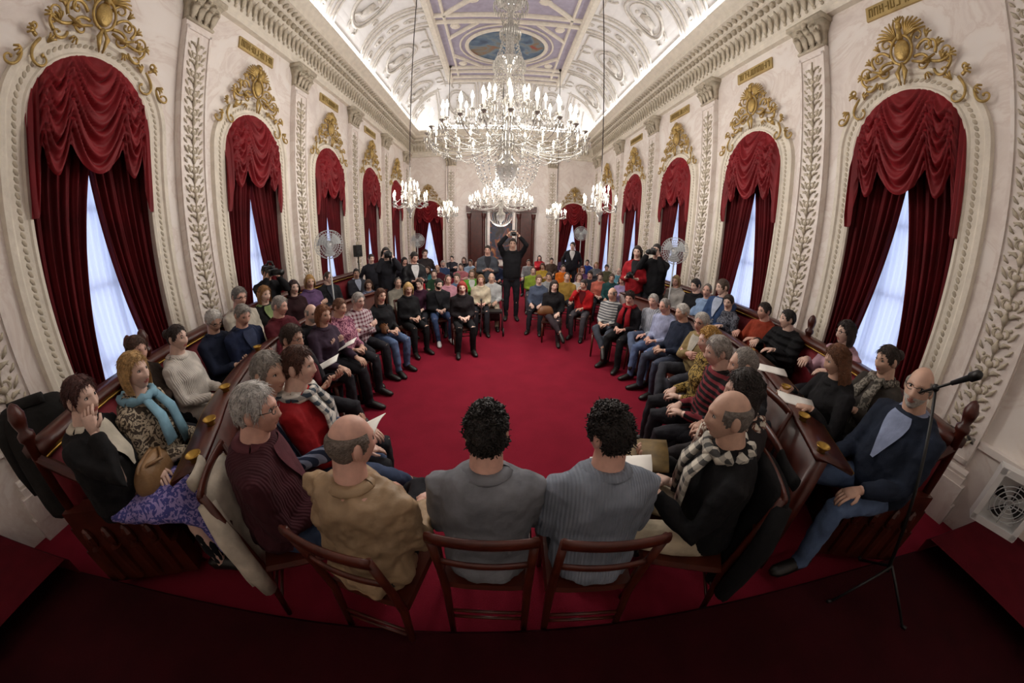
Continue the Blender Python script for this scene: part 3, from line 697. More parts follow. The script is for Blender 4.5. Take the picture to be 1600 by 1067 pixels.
        mb.tube([HT(V((s*(.013+.0088*k_),.0905-.0045*abs(k_-1)-.003*k_,.03+.0045*sin(k_)))) for k_ in range(5)],[.0025*ft,.0042*ft,.0042*ft,.0034*ft,.0015],5,4)
    mb.tube([sp(.86),sp(.96),HT(V((0,-.016,-.06))),HT(V((0,-.01,-.02)))],[(.09,.075),(.066,.065),(.06,.06),(.053,.056)],n0,0,True,X)
    mb.loft(tr_rings(-.2,.98,-.008))
    for s in (-1,1):
        S,E,T,hd,hn,cu_=J[s]
        mb.tube([S,S.lerp(E,.5),E,E.lerp(T,.4),T],[.045,.042,.036,.034,.025],8); hand(mb,T,hd,hn,s,cu_,5 if tr==2 else 6)
        a,b,c=J['l%d'%s]; mb.tube([a,a.lerp(b,.5),b,b.lerp(c,.35),c,c-V((0,0,.04))],[.078,.072,.052,.052,.036,.036],8)
    mb.build('body',[sk,m_eye,m_iris,lip,bm_],root)
    # hair
    st_,hcol=hair
    mb=MB(); nl2,na2=((56,40),(40,30),(28,22))[tr]; idx={}; vs=[]; sh=[]
    amp={'curly':.015,'full':.006,'bob':.005}.get(st_,.004); fr=42 if st_=='curly' else 32
    for i in range(na2+1):
        ph=-1.0+2.5*i/na2
        for j in range(nl2):
            lam=-pi+2*pi*j/nl2; z=.118*sin(ph); th=hth(st_,lam,z)
            idx[i,j]=th; q=hp(lam,ph,max(.001,th))
            if th>0: q+=q.normalized()*amp*noise.noise(q*fr+V((NP[0],0,0)))*min(1,th/.01); sh.append(q)
            vs.append(HT(q))
    fs=[(i*nl2+j,i*nl2+(j+1)%nl2,(i+1)*nl2+(j+1)%nl2,(i+1)*nl2+j) for i in range(na2) for j in range(nl2) if max(idx[i,j],idx[i,(j+1)%nl2],idx[i+1,j])>0]
    if st_!='fringe': fs.append(tuple(na2*nl2+j for j in range(nl2)))
    mb.add(vs,fs)
    if st_ in ('bob','long'):
        ze=-.125 if st_=='bob' else -.25; a0=1.05 if st_=='bob' else 1.15
        def cu2(u,v):
            a=a0+(2*pi-2*a0)*u; z=.05+(ze-.05)*v; nn=noise.noise(V((cos(a)*4,sin(a)*4,z*9+NP[0])))
            rx=.094+.012*sin(pi*v)+.014*nn; ry=.115-(.03*v if st_=='bob' else .0)+.008*nn; return HT(V((sin(a)*rx,cos(a)*ry*(1 if cos(a)<0 else .8),z)))
        mb.grid(cu2,36 if tr<2 else 24,10)
    if st_=='tied': mb.ell(HT(V((0,-.125,.03))),(.04,.04,.04),10,7)
    if tr<2 or st_=='curly':
        cnt={'curly':680,'fringe':200}.get(st_,700)
        for _ in range(int(cnt*(1,.6,.35)[tr])):
            q=rnd.choice(sh); nn=q.normalized(); dn=V((0,-.35,-1)) if st_!='curly' else V((rnd.uniform(-1,1),rnd.uniform(-1,1),rnd.uniform(-1,.6)))
            t=(dn-nn*dn.dot(nn))+V((rnd.uniform(-.4,.4),rnd.uniform(-.4,.4),0)); t=t.normalized(); b=nn.cross(t); P=[]
            cl,Ls=(.007,.045) if st_=='curly' else (.002,.045 if st_ not in('crop','fringe','recede') else .022)
            for k_ in range(6):
                f=k_/5; P.append(HT(q-nn*.005+t*Ls*f*(.6 if st_=='curly' else 1)+nn*(cl*(.5+.9*sin(f*7)))+b*(cl*cos(f*7))-nn*.012*f*f*(0 if st_=='curly' else 1)))
            mb.tube(P,[.0026,.0034,.0034,.003,.0022,.001] if st_=='curly' else [.0012,.0016,.0016,.0014,.001,.0005],4,0,False)
    mb.build('hair',hm,root)
    # garments
    vox=(.0115,.015,.02)[tr]
    def cloth(mb,name,mat,amp=.016,v=vox,it=3):
        o=mb.build(name,mat,root); r=o.modifiers.new('r','REMESH'); r.mode='VOXEL'; r.voxel_size=v; r.use_smooth_shade=True
        sm=o.modifiers.new('s','SMOOTH'); sm.iterations=it; sm.factor=.5
        dm_=o.modifiers.new('d','DISPLACE'); dm_.texture=TEX; dm_.strength=amp*1.6; dm_.mid_level=.5; dm_.texture_coords='LOCAL'
        return o
    tn,tc_,tp,tc2=tuple(top)+('plain','ffffff')[len(top)-2:]
    tm=fabric(tc_,tp,tc2,.5 if tn=='leather_jacket' else .85)
    jk=tn in('jacket','coat','leather_jacket','cardigan','suit_jacket','puffer_jacket'); inf=.02 if jk else .013
    if tn=='puffer_jacket': inf=.035
    mb=MB(); mb.loft(tr_rings(-.11 if not stand or not jk else -.2,1.02,inf))
    for s in (-1,1):
        S,E,T,*_=J[s]; q=inf-.002; dd=(T-E).normalized()
        mb.tube([S-X*s*.03,S,S.lerp(E,.45),E,E.lerp(T,.5),T+dd*-.015],[.055+q,.055+q,.047+q,.042+q,.037+q,.031+q*.7],10)
    if fem:
        for s in (-1,1): mb.ell(sp(.63)+X*s*.07+fw*.09,(.07,.06,.07),10,8)
    cloth(mb,tn,tm,wr or (.024 if jk else .018))
    if inner:
        im=fabric(inner); mb=MB()
        def pt(u,v):
            s=.45+.55*v; a=pi/2+(u-.5)*2*(.05+.45*v); i_=[r[0] for r in TR]; rx=float(np.interp(s,i_,[r[1] for r in TR]))*w; ry=float(np.interp(s,i_,[r[2] for r in TR])); yo=float(np.interp(s,i_,[r[3] for r in TR])); b=g(s-.25,.3)*fat*.05
            if fem: ry+=.03*g(s-.62,.12)
            return sp(s)+fw*(yo+b*.5)+X*((rx+b*.7+inf+.011)*cos(a))+fw*((ry+b*.8+inf+.012)*sin(a))
        mb.grid(pt,10,12); mb.build('shirt_front',im,root)
    cc_=collar or (inner if inner else tc_)
    mb=MB(); cn=[sp(.985)+X*(.079*cos(2*pi*i/18))+fw*(.077*sin(2*pi*i/18)+.002)+upv*(.014-.024*max(0,sin(2*pi*i/18))) for i in range(19)]
    mb.tube(cn,[(.013,.026)]*19,6,0,False); mb.build('collar',fabric(cc_) if cc_!=tc_ else tm,root)
    if isinstance(bot,tuple):
        mb=MB(); R=[]
        for c,rx,ry,nrm in ((V((0,-.02,.62)),.17,.14,0),(V((0,.04,.55)),.19,.13,.5),(V((0,.25,.535)),.21,.11,1.4),(V((0,.43,.505)),.21,.105,1.2),(V((0,.53,.42)),.21,.08,.3),(V((0,.55,.2)),.22,.08,.05)):
            ay=V((0,cos(nrm),sin(nrm))); R.append([c+X*rx*cos(2*pi*j/16)+ay*ry*sin(2*pi*j/16) for j in range(16)])
        mb.loft(R); cloth(mb,'skirt',fabric(*bot),.014)
    mb=MB(); mb.loft(tr_rings(-.2,.25,.006))
    for s in (-1,1):
        a,b,c=J['l%d'%s]; k_=.8 if isinstance(bot,tuple) else 1
        mb.tube([a-V((0,.02 if not stand else 0,0)),a.lerp(b,.5),b,b.lerp(c,.4),c.lerp(b,.1),c+V((0,0,-.025))],[.09*k_,.083*k_,.066*k_,.062*k_,.052*k_,.052*k_],10)
    cloth(mb,'leggings' if isinstance(bot,tuple) else 'trousers',fabric('1a1a20' if isinstance(bot,tuple) else bot),.018,vox*1.15)
    for s in (-1,1):
        a,b,c=J['l%d'%s]; mb=MB(); f=V((s*.15,1,0)).normalized() if not(legs=='x' and s==1) else V((-.3,.75,-.55)).normalized()
        dn=V((0,0,-1)) if f.z==0 else V((-.5,-.2,-.8)).normalized(); ax=dn.cross(f)
        P=[(-.065,.0,.028,.03),(-.05,.03,.036,.05),(.03,.035,.04,.05),(.1,.05,.045,.038),(.16,.06,.042,.028),(.2,.065,.02,.015)]
        mb.tube([c+f*u+dn*v_ for u,v_,_,_ in P],[(rx,rz_) for _,_,rx,rz_ in P],10,0,True,ax); mb.build('shoe',base('shoe_'+shoe,shoe,.45),root)
    if glasses:
        mb=MB(); gt_=.0018*ft
        for s in (-1,1):
            mb.tube([HT(V((s*.032+.021*cos(2*pi*i/14),.099-.006*abs(cos(2*pi*i/14)),.01+.015*sin(2*pi*i/14)))) for i in range(15)],gt_,5,0,False)
            mb.tube([HT(V((s*.053,.094,.014))),HT(V((s*.076,.05,.016))),HT(V((s*.08,-.01,.01)))],gt_,5)
        mb.tube([HT(V((-.012,.1,.014))),HT(V((.012,.1,.014)))],gt_,5); mb.build('glasses',m_black,root)
    if scarf:
        mb=MB(); sm_=fabric(*scarf)
        mb.tube([sp(.96)+X*(.1*cos(2*pi*i/20))+fw*(.094*sin(2*pi*i/20)+.012)+upv*(.012+.015*sin(3*i)) for i in range(21)],[.026+.006*sin(i*2.3) for i in range(21)],8,0,False)
        for s,e in ((-1,.25),(1,.4)): mb.tube([sp(.97)+X*s*.05+fw*.1,sp(.75)+X*s*.06+fw*.175,sp(e)+X*s*.075+fw*.19],[(.03,.018),(.045,.016),(.055,.012)],8,0,True,X)
        mb.build('scarf',sm_,root)
    if st=='c': chair((root.location.x,root.location.y,0),rz,'wooden chair under the '+desc,.08*sc,sc)
    return root,dict(hc=hc,J=J,sp=sp)
P=person
BLK='17171a';DK='26262c';JN='3c4a66'
# front row
f1=P(548,692,'bald man in tan leather jacket seen from behind',('leather_jacket','a2896c'),DK,('fringe','6b6058'),face=12,hy=28,hp_=8,lean=.1,fat=.7,pose='lap',skin='r',zh=1.22,wr=.05)
f2=P(760,676,'curly haired man in plain grey sweater seen from behind',('sweater','7c7f86'),DK,('curly','17110e'),face=3,hy=-4,hp_=10,lean=.12,pose='lap',zh=1.22,wr=.02)
f3=P(952,676,'curly haired man in ribbed blue grey sweater seen from behind',('sweater','828a97','rib'),DK,('curly','1b1310'),face=4,hy=-30,hp_=10,lean=.16,pose='lap',zh=1.22,wr=.02)
# left inner row
l1=P(400,640,'grey haired man with glasses in maroon cardigan',('cardigan','3e1a22','rib'),JN,('full','b9b6b2'),face=62,hy=8,hp_=4,glasses=True,inner='5a3038',fat=.8,pose='clasp',skin='r',lean=.1)
l2=P(420,583,'grey haired man in blue striped shirt',('shirt','2e3850','vstripe','8f9ab4'),JN,('full','8f8a84'),face=90,hy=5,hp_=4,pose='paper',fat=.5,skin='m',lean=-.2)
P(466,572,'woman with curly brown hair in red jacket and checked scarf',('jacket','a01f26'),DK,('full','4a2a1c'),face=72,hy=5,fem=True,scarf=('d8d4cc','plaid','3a4652'),inner='e0dcd4',fat=.5,pose='lap')
P(456,529,'bearded man in black coat with maroon scarf',('coat','1d1c22'),DK,('short','3a2a20'),face=95,hy=-5,beard='4a3a2e',scarf=('5c1822',),inner='30303a',pose='paper',glasses=True)
P(487,490,'bald man with white beard in black sweater',('sweater','1c1c20'),DK,('fringe','8a8580'),face=100,beard='b5b0aa',pose='paper',fat=.6)
P(505,492,'woman with orange brown hair in dark blouse',('blouse','3a2c3c'),DK,('bob','7a4a2a'),fem=True,face=105)
P(531,480,'woman with short hair in pink floral blouse',('blouse','c08898','print','6a3450'),DK,('short','6b4632'),fem=True,face=112,pose='clasp',fat=.7)
P(560,470,'grey haired man in white and maroon checked shirt',('shirt','c8bcc0','plaid','6a2a3c'),DK,('full','a5a19c'),face=118,glasses=True,pose='cross',fat=.5)
P(595,462,'woman with brown hair in black top and jeans',('blouse','151519'),'55688a',('long','5a3826'),fem=True,face=125,pose='clasp')
P(638,451,'blonde woman in plain black dress with necklace',('blouse','131316'),BLK,('bob','c8a468'),fem=True,face=138,pose='clasp',fat=.8)
P(685,444,'young man with black beard in black jacket and jeans',('jacket','17181c'),'3d4f74',('short','110d0c'),face=158,beard='1c1512',inner='202024',pose='clasp',lean=.16,shoe='d8d8d8')
P(722,449,'red haired woman in black dress',('blouse','1a1518'),BLK,('bob','8e2418'),fem=True,face=165,pose='clasp')
wk=P(768,434,'bald elderly man in white striped shirt behind walker',('shirt','c9c9c6','vstripe','8a8f96'),'8d8474',('fringe','a8a29a'),face=178,pose='lap',lean=.1,legs='k')
# right inner row
r1=P(1140,650,'balding man in black sweater with white checked scarf',('sweater','131316'),'cabda4',('fringe','6d6660'),face=-66,hy=0,hp_=6,scarf=('d9d3c6','plaid','4a4a4a'),pose='paper',fat=.4,skin='m')
P(1162,612,'woman with dark hair half hidden behind balding man',('jacket','2a2628'),DK,('bob','1f1613'),fem=True,face=-66,scarf=('cfc6b8','print','6a4438'))
P(1162,570,'man with short grey hair in charcoal jacket leaning forward',('jacket','2b2c30'),'33343a',('recede','7d7771'),face=-75,pose='clasp',lean=.2,skin='m')
P(1122,549,'grey haired man in black and red striped sweater',('sweater','1b181b','stripe','7d3038'),DK,('full','a19b95'),face=-70,pose='clasp',lean=.12,fat=.5)
P(1108,532,'woman with curly blonde hair in yellow leopard top',('blouse','a88f4e','print','4a3c1e'),DK,('curly','c49a55'),fem=True,face=-78)
P(1096,504,'white haired man with glasses in tan jacket',('jacket','8a7852'),'3a3c44',('full','c2beb8'),face=-88,glasses=True,inner='b8b4a8',fat=.6,legs='x')
P(1066,488,'white haired man in dark navy sweater',('sweater','20283a'),'41485a',('full','cfccc6'),face=-95,pose='clasp',fat=.5)
P(1039,478,'grey haired man in lavender blue shirt and jeans',('shirt','9fa6c4'),'5a6c90',('recede','8f8a86'),face=-108,pose='clasp',lean=.1)
P(1021,470,'man with white hair in pale striped shirt',('shirt','b9bcc4','vstripe','7c828e'),'5e6a84',('short','b9b4ae'),face=-112,pose='lap')
P(984,465,'woman with curly hair in black jacket with red scarf',('jacket','17151a'),BLK,('curly','2c1a14'),fem=True,face=-128,scarf=('8e1420',),pose='clasp')
P(957,459,'bald man in grey and white striped sweater',('sweater','5b5d62','stripe','b5b5b2'),'3e424c',('fringe','6a645e'),face=-135,pose='clasp',fat=.6)
P(912,444,'dark haired man in bright red sweater',('sweater','b0161c'),'48464c',('crop','2a1f1a'),face=-150,pose='chin',inner='5a0e14',fat=.5)
P(866,446,'woman with dark hair in black dress beside aisle',('blouse','161417'),'3a3136',('long','24160f'),fem=True,face=-168,pose='lap',legs='x')
# left outer row on the bench
P(127,622,'woman with cropped auburn hair in black cardigan resting cheek on hand',('cardigan','161517'),('4a4c90','print','a090c8'),('full','45201a'),'b',face=62,fem=True,pose='chin',inner='c8c0b0',fat=.7,hy=10,hp_=4)
P(210,580,'blonde woman in animal print blouse with light blue scarf',('blouse','4a4038','print','b8aa94'),BLK,('bob','b08c5a'),'b',face=68,fem=True,scarf=('7fa8bc',),pose='clasp',fat=.6,hy=10)
P(214,547,'brown haired person half hidden behind blonde woman',('coat','3b3029'),DK,('full','4a3226'),'b',face=75,fem=True)
P(277,528,'woman in white knitted sweater with tied dark hair',('sweater','cfc8c0','rib'),'b5aca4',('tied','2a1a14'),'b',face=75,fem=True,pose='clasp',hy=5)
P(334,501,'white haired man with glasses in navy sweater',('sweater','1b2236'),DK,('full','cac7c2'),'b',face=95,glasses=True,pose='phone',hp_=28,fat=.5)
P(379,492,'grey haired man in navy jacket looking down',('jacket','1e2742'),DK,('short','8d8882'),'b',face=98,hp_=22,pose='phone',inner='38405a')
P(374,464,'person with grey hair and glasses in light jacket behind',('jacket','b8b0a2'),DK,('short','7a7570'),'b',face=95,glasses=True,zh=1.36)
P(413,460,'woman with light brown hair in black cardigan and green blouse',('cardigan','191818'),DK,('bob','8a6238'),'b',face=105,fem=True,inner='7a8a5c',pose='lap')
P(459,449,'woman with dark red hair in black blouse',('blouse','2a1216'),DK,('bob','2e1412'),'b',face=112,fem=True,pose='lap')
P(484,440,'woman with blonde hair in purple blouse',('blouse','5c4468'),DK,('bob','a8824a'),'b',face=118,fem=True)
P(513,434,'man in black jacket with bald forehead beside fan',('jacket','1c1c20'),DK,('recede','3a2c24'),'b',face=122,inner='2e3038')
P(557,427,'man in grey suit jacket with blue tie',('suit_jacket','3a3c44'),'33343c',('short','1d1512'),'b',face=132,inner='aeb8cc',fat=.6)
P(600,424,'woman with dark curly hair in blue patterned blouse',('blouse','39506e','print','aab4c4'),DK,('curly','33221a'),face=140,fem=True)
P(437,478,'woman with short grey hair in dark red cardigan on left bench',('cardigan','581c26'),DK,('short','9a948e'),'b',face=104,fem=True)
# right outer row on the bench
P(1436,606,'bald bearded man with glasses in navy cardigan at right end',('cardigan','1c2434'),'5a6e90',('fringe','8a827a'),'b',face=-76,hy=-22,hp_=0,glasses=True,beard='c4beb6',inner='8e9ab8',pose='thigh',fat=.9,zh=1.42)
P(1386,563,'woman with sunglasses on her hair in grey brown jacket',('jacket','3a3530'),DK,('tied','2c1e18'),'b',face=-72,hy=0,fem=True,pose='desk',inner='4a4440',scarf=('4e4a44','print','8a847a'),zh=1.38)
P(1308,563,'woman with long light brown hair in black top writing',('blouse','18171a'),DK,('long','6a4228'),'b',face=-70,fem=True,pose='desk',hp_=20,lean=.18)
P(1322,520,'woman with glasses and dark hair in pink blouse',('blouse','b08c98'),DK,('bob','221614'),'b',face=-80,fem=True,glasses=True,pose='desk')
P(1231,499,'man with black hair in quilted black puffer jacket',('puffer_jacket','141417','puffer'),DK,('short','191210'),'b',face=-85,pose='desk',fat=.6)
P(1194,486,'man with dark hair in rust red sweater',('sweater','8a3420'),DK,('short','2c1f18'),'b',face=-92,pose='desk',fat=.6)
P(1138,472,'woman with short dark hair in grey print blouse',('blouse','6a6c76','print','2a2c36'),DK,('full','2e201a'),'b',face=-100,fem=True,pose='desk')
P(1129,449,'man with brown hair in blue jacket',('jacket','344a70'),DK,('short','4a3a30'),'b',face=-100,inner='aab4c8')
P(1105,454,'grey man in light blue shirt',('shirt','8aa2c4'),DK,('recede','6a645e'),'b',face=-105)
P(1087,446,'woman with short black hair in black blouse',('blouse','1a1a1e'),DK,('full','1c1412'),'b',face=-112,fem=True)
P(1056,439,'woman with fair hair in white blouse',('blouse','b8b4b0'),DK,('bob','a58a60'),'b',face=-118,fem=True)
P(1016,433,'man with brown hair in white polo shirt',('shirt','c4c4c2'),DK,('short','4b382c'),'c',face=-130)
P(967,424,'bald man in turquoise blue shirt',('shirt','5b8ea0'),DK,('fringe','8a837c'),'c',face=-140,fat=.7,pose='cross')
# back rows
P(833,423,'man in lime green sweater beside the aisle',('sweater','8fa83c'),'5a5c66',('recede','4a3a30'),'c',face=-175,pose='clasp')
P(737,428,'man in bright green jacket in back row',('jacket','5c9a34'),DK,('short','6a5a4c'),'c',face=172,inner='c8c8c4')
P(700,437,'man in pale pink shirt in second row',('shirt','c08a98'),DK,('recede','5a4a40'),'c',face=165)
P(650,432,'bald man in red sweater in second row',('sweater','a81c28'),DK,('fringe','7a726a'),'c',face=150)
P(880,419,'man in bright orange sweater in back row',('sweater','d8701c'),DK,('short','2a1e18'),'c',face=-168)
P(858,432,'man in light grey shirt in second row',('shirt','9a9c9e'),DK,('short','3a2c24'),'c',face=-172)
P(899,412,'man in orange and black sports jacket',('jacket','c8601a'),DK,('short','1c1512'),'c',face=-160,inner='17171a')
P(932,414,'woman with light hair in grey jacket far back',('jacket','6a6c72'),DK,('bob','9a7a50'),'c',face=-155,fem=True)
P(948,418,'man in olive jacket far back',('jacket','5a5a44'),DK,('short','2c221c'),'c',face=-150)
P(720,417,'man in rose sweater far back',('sweater','b06a72'),DK,('short','3c2e26'),'c',face=170)
P(706,404,'man in dark jacket in farthest left rows',('jacket','2c2c34'),DK,('short','201815'),'c',face=170)
P(862,407,'man in brown coat in farthest right rows',('coat','4a3a30'),DK,('short','2a201a'),'c',face=-170)
P(692,412,'man with grey beard in blue sweater far back',('sweater','34466a'),DK,('short','8a857f'),'c',face=165,beard='9a948e')
P(910,421,'woman with auburn hair in violet blouse',('blouse','5c3c66'),DK,('bob','5a2a1c'),'c',face=-160,fem=True)
for px,py,dsc,top,hr,fm_ in ((668,421,'woman in teal blouse in third left row',('blouse','2c6a70'),('bob','3a241a'),True),(678,428,'man in dark green sweater in third left row',('sweater','24402c'),('short','3a2c24'),False),(628,421,'woman in white jacket in third left row',('jacket','c8c4be'),('bob','2a1a14'),True),(725,406,'woman in black coat in farthest left rows',('coat','1c1a20'),('long','3a2218'),True),(745,413,'man in checked brown shirt far back left',('shirt','7a5a40','plaid','3a2a20'),('recede','6a6058'),False),(776,412,'man in navy jacket far back at the aisle',('jacket','202a44'),('short','2a1e18'),False),(848,416,'woman in yellow cardigan far back right',('cardigan','b89a3c'),('bob','4a3020'),True),(922,429,'man in charcoal sweater in third right row',('sweater','34363c'),('short','1c1512'),False),(938,432,'woman in coral blouse in third right row',('blouse','c06a5a'),('full','3a2018'),True),(990,430,'man in beige jacket in third right row',('jacket','a89878'),('fringe','7a726a'),False),(1001,423,'man in grey blue shirt farther right row',('shirt','6a7a90'),('short','3a2c22'),False),(880,404,'woman in dark purple coat in farthest right rows',('coat','3a2844'),('bob','2a1a14'),True),
 (655,443,'woman in dark plum blouse behind blonde woman',('blouse','3c1c30'),('full','3a2a20'),True),(714,434,'man in faded denim shirt behind red haired woman',('shirt','5a708c'),('short','5a4a3c'),False),(751,437,'woman in cream blouse beside the elderly man',('blouse','c8bca4'),('bob','7a5a3a'),True),(683,419,'man in maroon jacket in fourth left row',('jacket','4c1a24'),('fringe','6a625a'),False),(735,410,'man in pale blue shirt in fourth left row',('shirt','9ab0c8'),('short','2a201a'),False),(757,408,'woman in khaki jacket in farthest left rows',('jacket','7a7050'),('bob','4a3426'),True),(842,437,'woman in slate blouse beside dark haired woman',('blouse','4a5468'),('full','6a4a34'),True),(886,433,'man in mustard shirt behind red sweater',('shirt','a0803c'),('recede','4a3c32'),False),(905,433,'woman in white blouse behind red sweater',('blouse','d0ccc8'),('bob','5a3a28'),True),(826,410,'man in light grey coat far back beside aisle',('coat','8a8c90'),('short','3a2c24'),False),(918,410,'man in cobalt sweater in farthest right rows',('sweater','2a4494'),('short','221a16'),False),(956,434,'man in dark teal shirt in third right row',('shirt','244a4c'),('short','4a3c30'),False),(972,438,'woman in lilac jacket in third right row',('jacket','9a8ab0'),('bob','3a261c'),True),(843,403,'woman in scarlet coat in farthest right rows',('coat','a8202c'),('long','1e1612'),True),(612,432,'man in forest jacket beside patterned blouse',('jacket','2a3a2a'),('short','54463a'),False),
 (576,445,'woman in navy polka print dress behind checked shirt',('blouse','222a48','print','9098b0'),('bob','4a3020'),True),(622,442,'man in stone jacket behind blonde woman',('jacket','8a8478'),('recede','6a6058'),False),(1000,446,'woman in emerald blouse behind curly haired woman',('blouse','1c6a4c'),('bob','33221a'),True),(1034,452,'man in brown jacket behind striped shirt',('jacket','55402f'),('short','7a726a'),False)):
    P(px,py,dsc,top,DK,hr,face=(175 if px<800 else -165) if 640<px<960 else (140 if px<800 else -130),fem=fm_)
# standing
ph=P(801,381,'standing photographer in black shirt holding camera overhead',('shirt','141418'),'1c1c22',('short','2a1e18'),'s',D=6.9,face=180,pose='up',hy=0)
c1=P(603,396,'standing woman with dark hair raising a camera to her eye',('jacket','1e1e24'),'23232a',('long','1f1512'),'s',D=6.2,face=150,pose='cam',fem=True,hy=0,hp_=0)
P(647,402,'standing man in black leather jacket looking down',('leather_jacket','17171b'),'23242c',('short','1d1512'),'s',D=6.1,face=150,hp_=25,pose='hold',inner='c8c8c8')
P(664,396,'woman with curly brown hair standing near the left fan',('jacket','2a2426'),DK,('curly','3a2318'),'s',D=8.2,face=165,fem=True)
P(762,391,'standing man in grey zipped jacket near the aisle',('jacket','4a4e56'),'2c2c34',('short','2c221c'),'s',D=7.2,face=176,pose='hold',inner='2a2a30')
P(895,384,'man in dark suit standing by the far right window',('suit_jacket','1d1d24'),'1d1d24',('short','2a2420'),'s',D=10,face=-165,inner='d8d8d8')
c2=P(996,394,'standing woman in red waistcoat with camera',('jacket','9c1c26'),'23232a',('long','2a1a14'),'s',D=6.3,face=-140,pose='hold',fem=True,inner='202024')
c3=P(1026,392,'standing man in black aiming a large camera',('jacket','141418'),'1c1c22',('short','1a1412'),'s',D=6.2,face=-135,pose='cam',hy=0,hp_=0)
c4=P(417,425,'video operator in black standing by the left wall',('jacket','17171b'),'1c1c22',('short','2a1f19'),'s',D=5.3,face=115,pose='cam',hy=0,hp_=0)
P(580,404,'man in dark sweater standing far left beside wall',('sweater','26262e'),DK,('short','2a201b'),'s',D=7.6,face=150)
P(632,408,'woman with black hair in dark coat standing far left',('coat','222028'),DK,('long','1a1210'),'s',D=7.6,face=155,fem=True)
# ---------------- props
bpy.context.view_layer.update()
def camera_prop(info,label,dz,big):
    root,I=info; m=root.matrix_basis
    e=empty('video_camera' if big==2 else 'photo_camera',m@(I['hc']+V((0,.19,dz))),root.rotation_euler.z,label,'camera')
    mb=MB(); mb.box((0,0,0),(.14,.08,.1)); mb.box((0,0,.06),(.07,.07,.04)); mb.build('body',m_black,e,False)
    mb=MB(); L=.22 if big else .12; mb.tube([(0,.03,0),(0,.06,0),(0,.061,0),(0,.06+L*.6,0),(0,.06+L,0)],[.036,.036,.04,.04,.046],14); mb.build('lens',m_black,e)
    if big==2:
        mb=MB(); mb.box((0,-.12,.02),(.11,.22,.14)); mb.tube([(0,-.15,.1),(0,-.1,.15),(0,.02,.15),(0,.05,.1)],.014,8); mb.tube([(.09,-.05,.08),(.09,.2,.08)],.02,8); mb.build('handle',m_black,e)
camera_prop(ph,'black camera held above the head of the photographer',.2,0); camera_prop(c1,'black camera at the eye of the dark haired woman',-.02,0)
camera_prop(c3,'large black camera aimed by the man at right',-.02,1); camera_prop(c4,'shoulder video camera by the left wall',-.0,2)
e=c2[0]; q=e.matrix_basis@(c2[1]['sp'](.45)+V((0,.36,.03)))
cc2=empty('photo_camera',q,e.rotation_euler.z,'black camera in the hands of the woman in red','camera'); mb=MB(); mb.box((0,0,0),(.13,.07,.09)); mb.box((0,0,.055),(.06,.06,.03)); mb.build('body',m_black,cc2,False); mb=MB(); mb.tube([(0,.03,0),(0,.08,0),(0,.13,0)],[.034,.036,.04],12); mb.build('lens',m_black,cc2)
def paper(info,label,name='paper_sheet',m=m_paper,sz=(.2,.28),y=.44,z=.84,t=.004,tilt=.5,x=0):
    root,I=info; mb=MB()
    mb.grid(lambda u,v:(sz[0]*(u-.5),(v-.5)*sz[1]*cos(tilt),(v-.5)*sz[1]*sin(tilt)+.015*sin(pi*u)),6,4); o=mb.build(name,m); so=o.modifiers.new('t','SOLIDIFY'); so.thickness=t
    o.location=root.matrix_basis@V((x,y,z)); o.rotation_euler=root.rotation_euler; tag(o,label,'paper' if 'paper' in name else ('notebook' if 'note' in name else 'folder'))
paper(l2,'white papers held by the man in the blue striped shirt'); paper(r1,'worn brown folder held by the balding man in black','document_folder',base('old_folder','6a5630',.6,var=.4,vs=20),(.26,.32),.42,.84,.014,-.15,.08)
paper(r1,'open white notebook in front of the balding man in black','open_notebook',m_paper,(.22,.3),.5,.88,.012,-.3,-.12)
for i,(px,py,z,l) in enumerate(((1205,577,.985,'white paper sheet on right desk before the puffer jacket'),(1243,625,.985,'white paper sheet on right desk before the long haired woman'),(507,570,.8,'white paper sheet held by bearded man in black coat'),(538,540,.74,'white paper sheet on lap of bald man with white beard'))):
    p=at(px,py,z); mb=MB(); mb.grid(lambda u,v:((u-.5)*.2,(v-.5)*.28,.006*sin(pi*u)+(0 if i<2 else .12*(v-.5))),6,3); o=mb.build('paper_sheet',m_paper); o.location=p; o.rotation_euler=(0,.0,(.9,.8,-1.2,-1.3)[i]); so=o.modifiers.new('t','SOLIDIFY'); so.thickness=.003; tag(o,l,'paper')
def bag(p,rz,label,m,s=1):
    e=empty('handbag',p,rz,label,'bag'); e.scale=(s,)*3
    mb=MB(); n=24; R=[]
    for w,d,z in ((.13,.05,0),(.18,.085,.02),(.19,.095,.07),(.17,.08,.13),(.15,.05,.17),(.145,.02,.19),(.14,.008,.185)):
        ring=[]
        for j in range(n):
            a=2*pi*j/n; cx,sy=cos(a),sin(a); px_=math.copysign(abs(cx)**.6,cx); py_=math.copysign(abs(sy)**.7,sy)
            nz=noise.noise(V((cx*3,sy*3,z*14))); ring.append((px_*w*(1+.06*nz),py_*d*(1+.18*nz),z-.035*(z/.19)*cos(a*2)*.6+.012*nz))
        R.append(ring)
    mb.loft(R); o=mb.build('pouch',m,e); o.modifiers.new('s','SUBSURF').render_levels=1
    mb=MB(); mb.tube([(-.11,0,.16),(-.09,.05,.19),(0,.1,.17),(.09,.05,.19),(.11,0,.16)],.011,6); mb.build('strap',m,e)
bag(at(250,752,.73),-1.1,'tan leather handbag on the lap of the woman in black cardigan',base('tan_leather','8a6844',.5,bump=(40,.2)),.95)
bag(at(852,492,.56),.2,'brown handbag on the lap of the woman beside aisle',base('brown_leather','6b4426',.5),.8)
bag(at(600,520,.58),-.8,'brown handbag on the lap of the woman in jeans',base('brown_leather','6b4426',.5),.7)
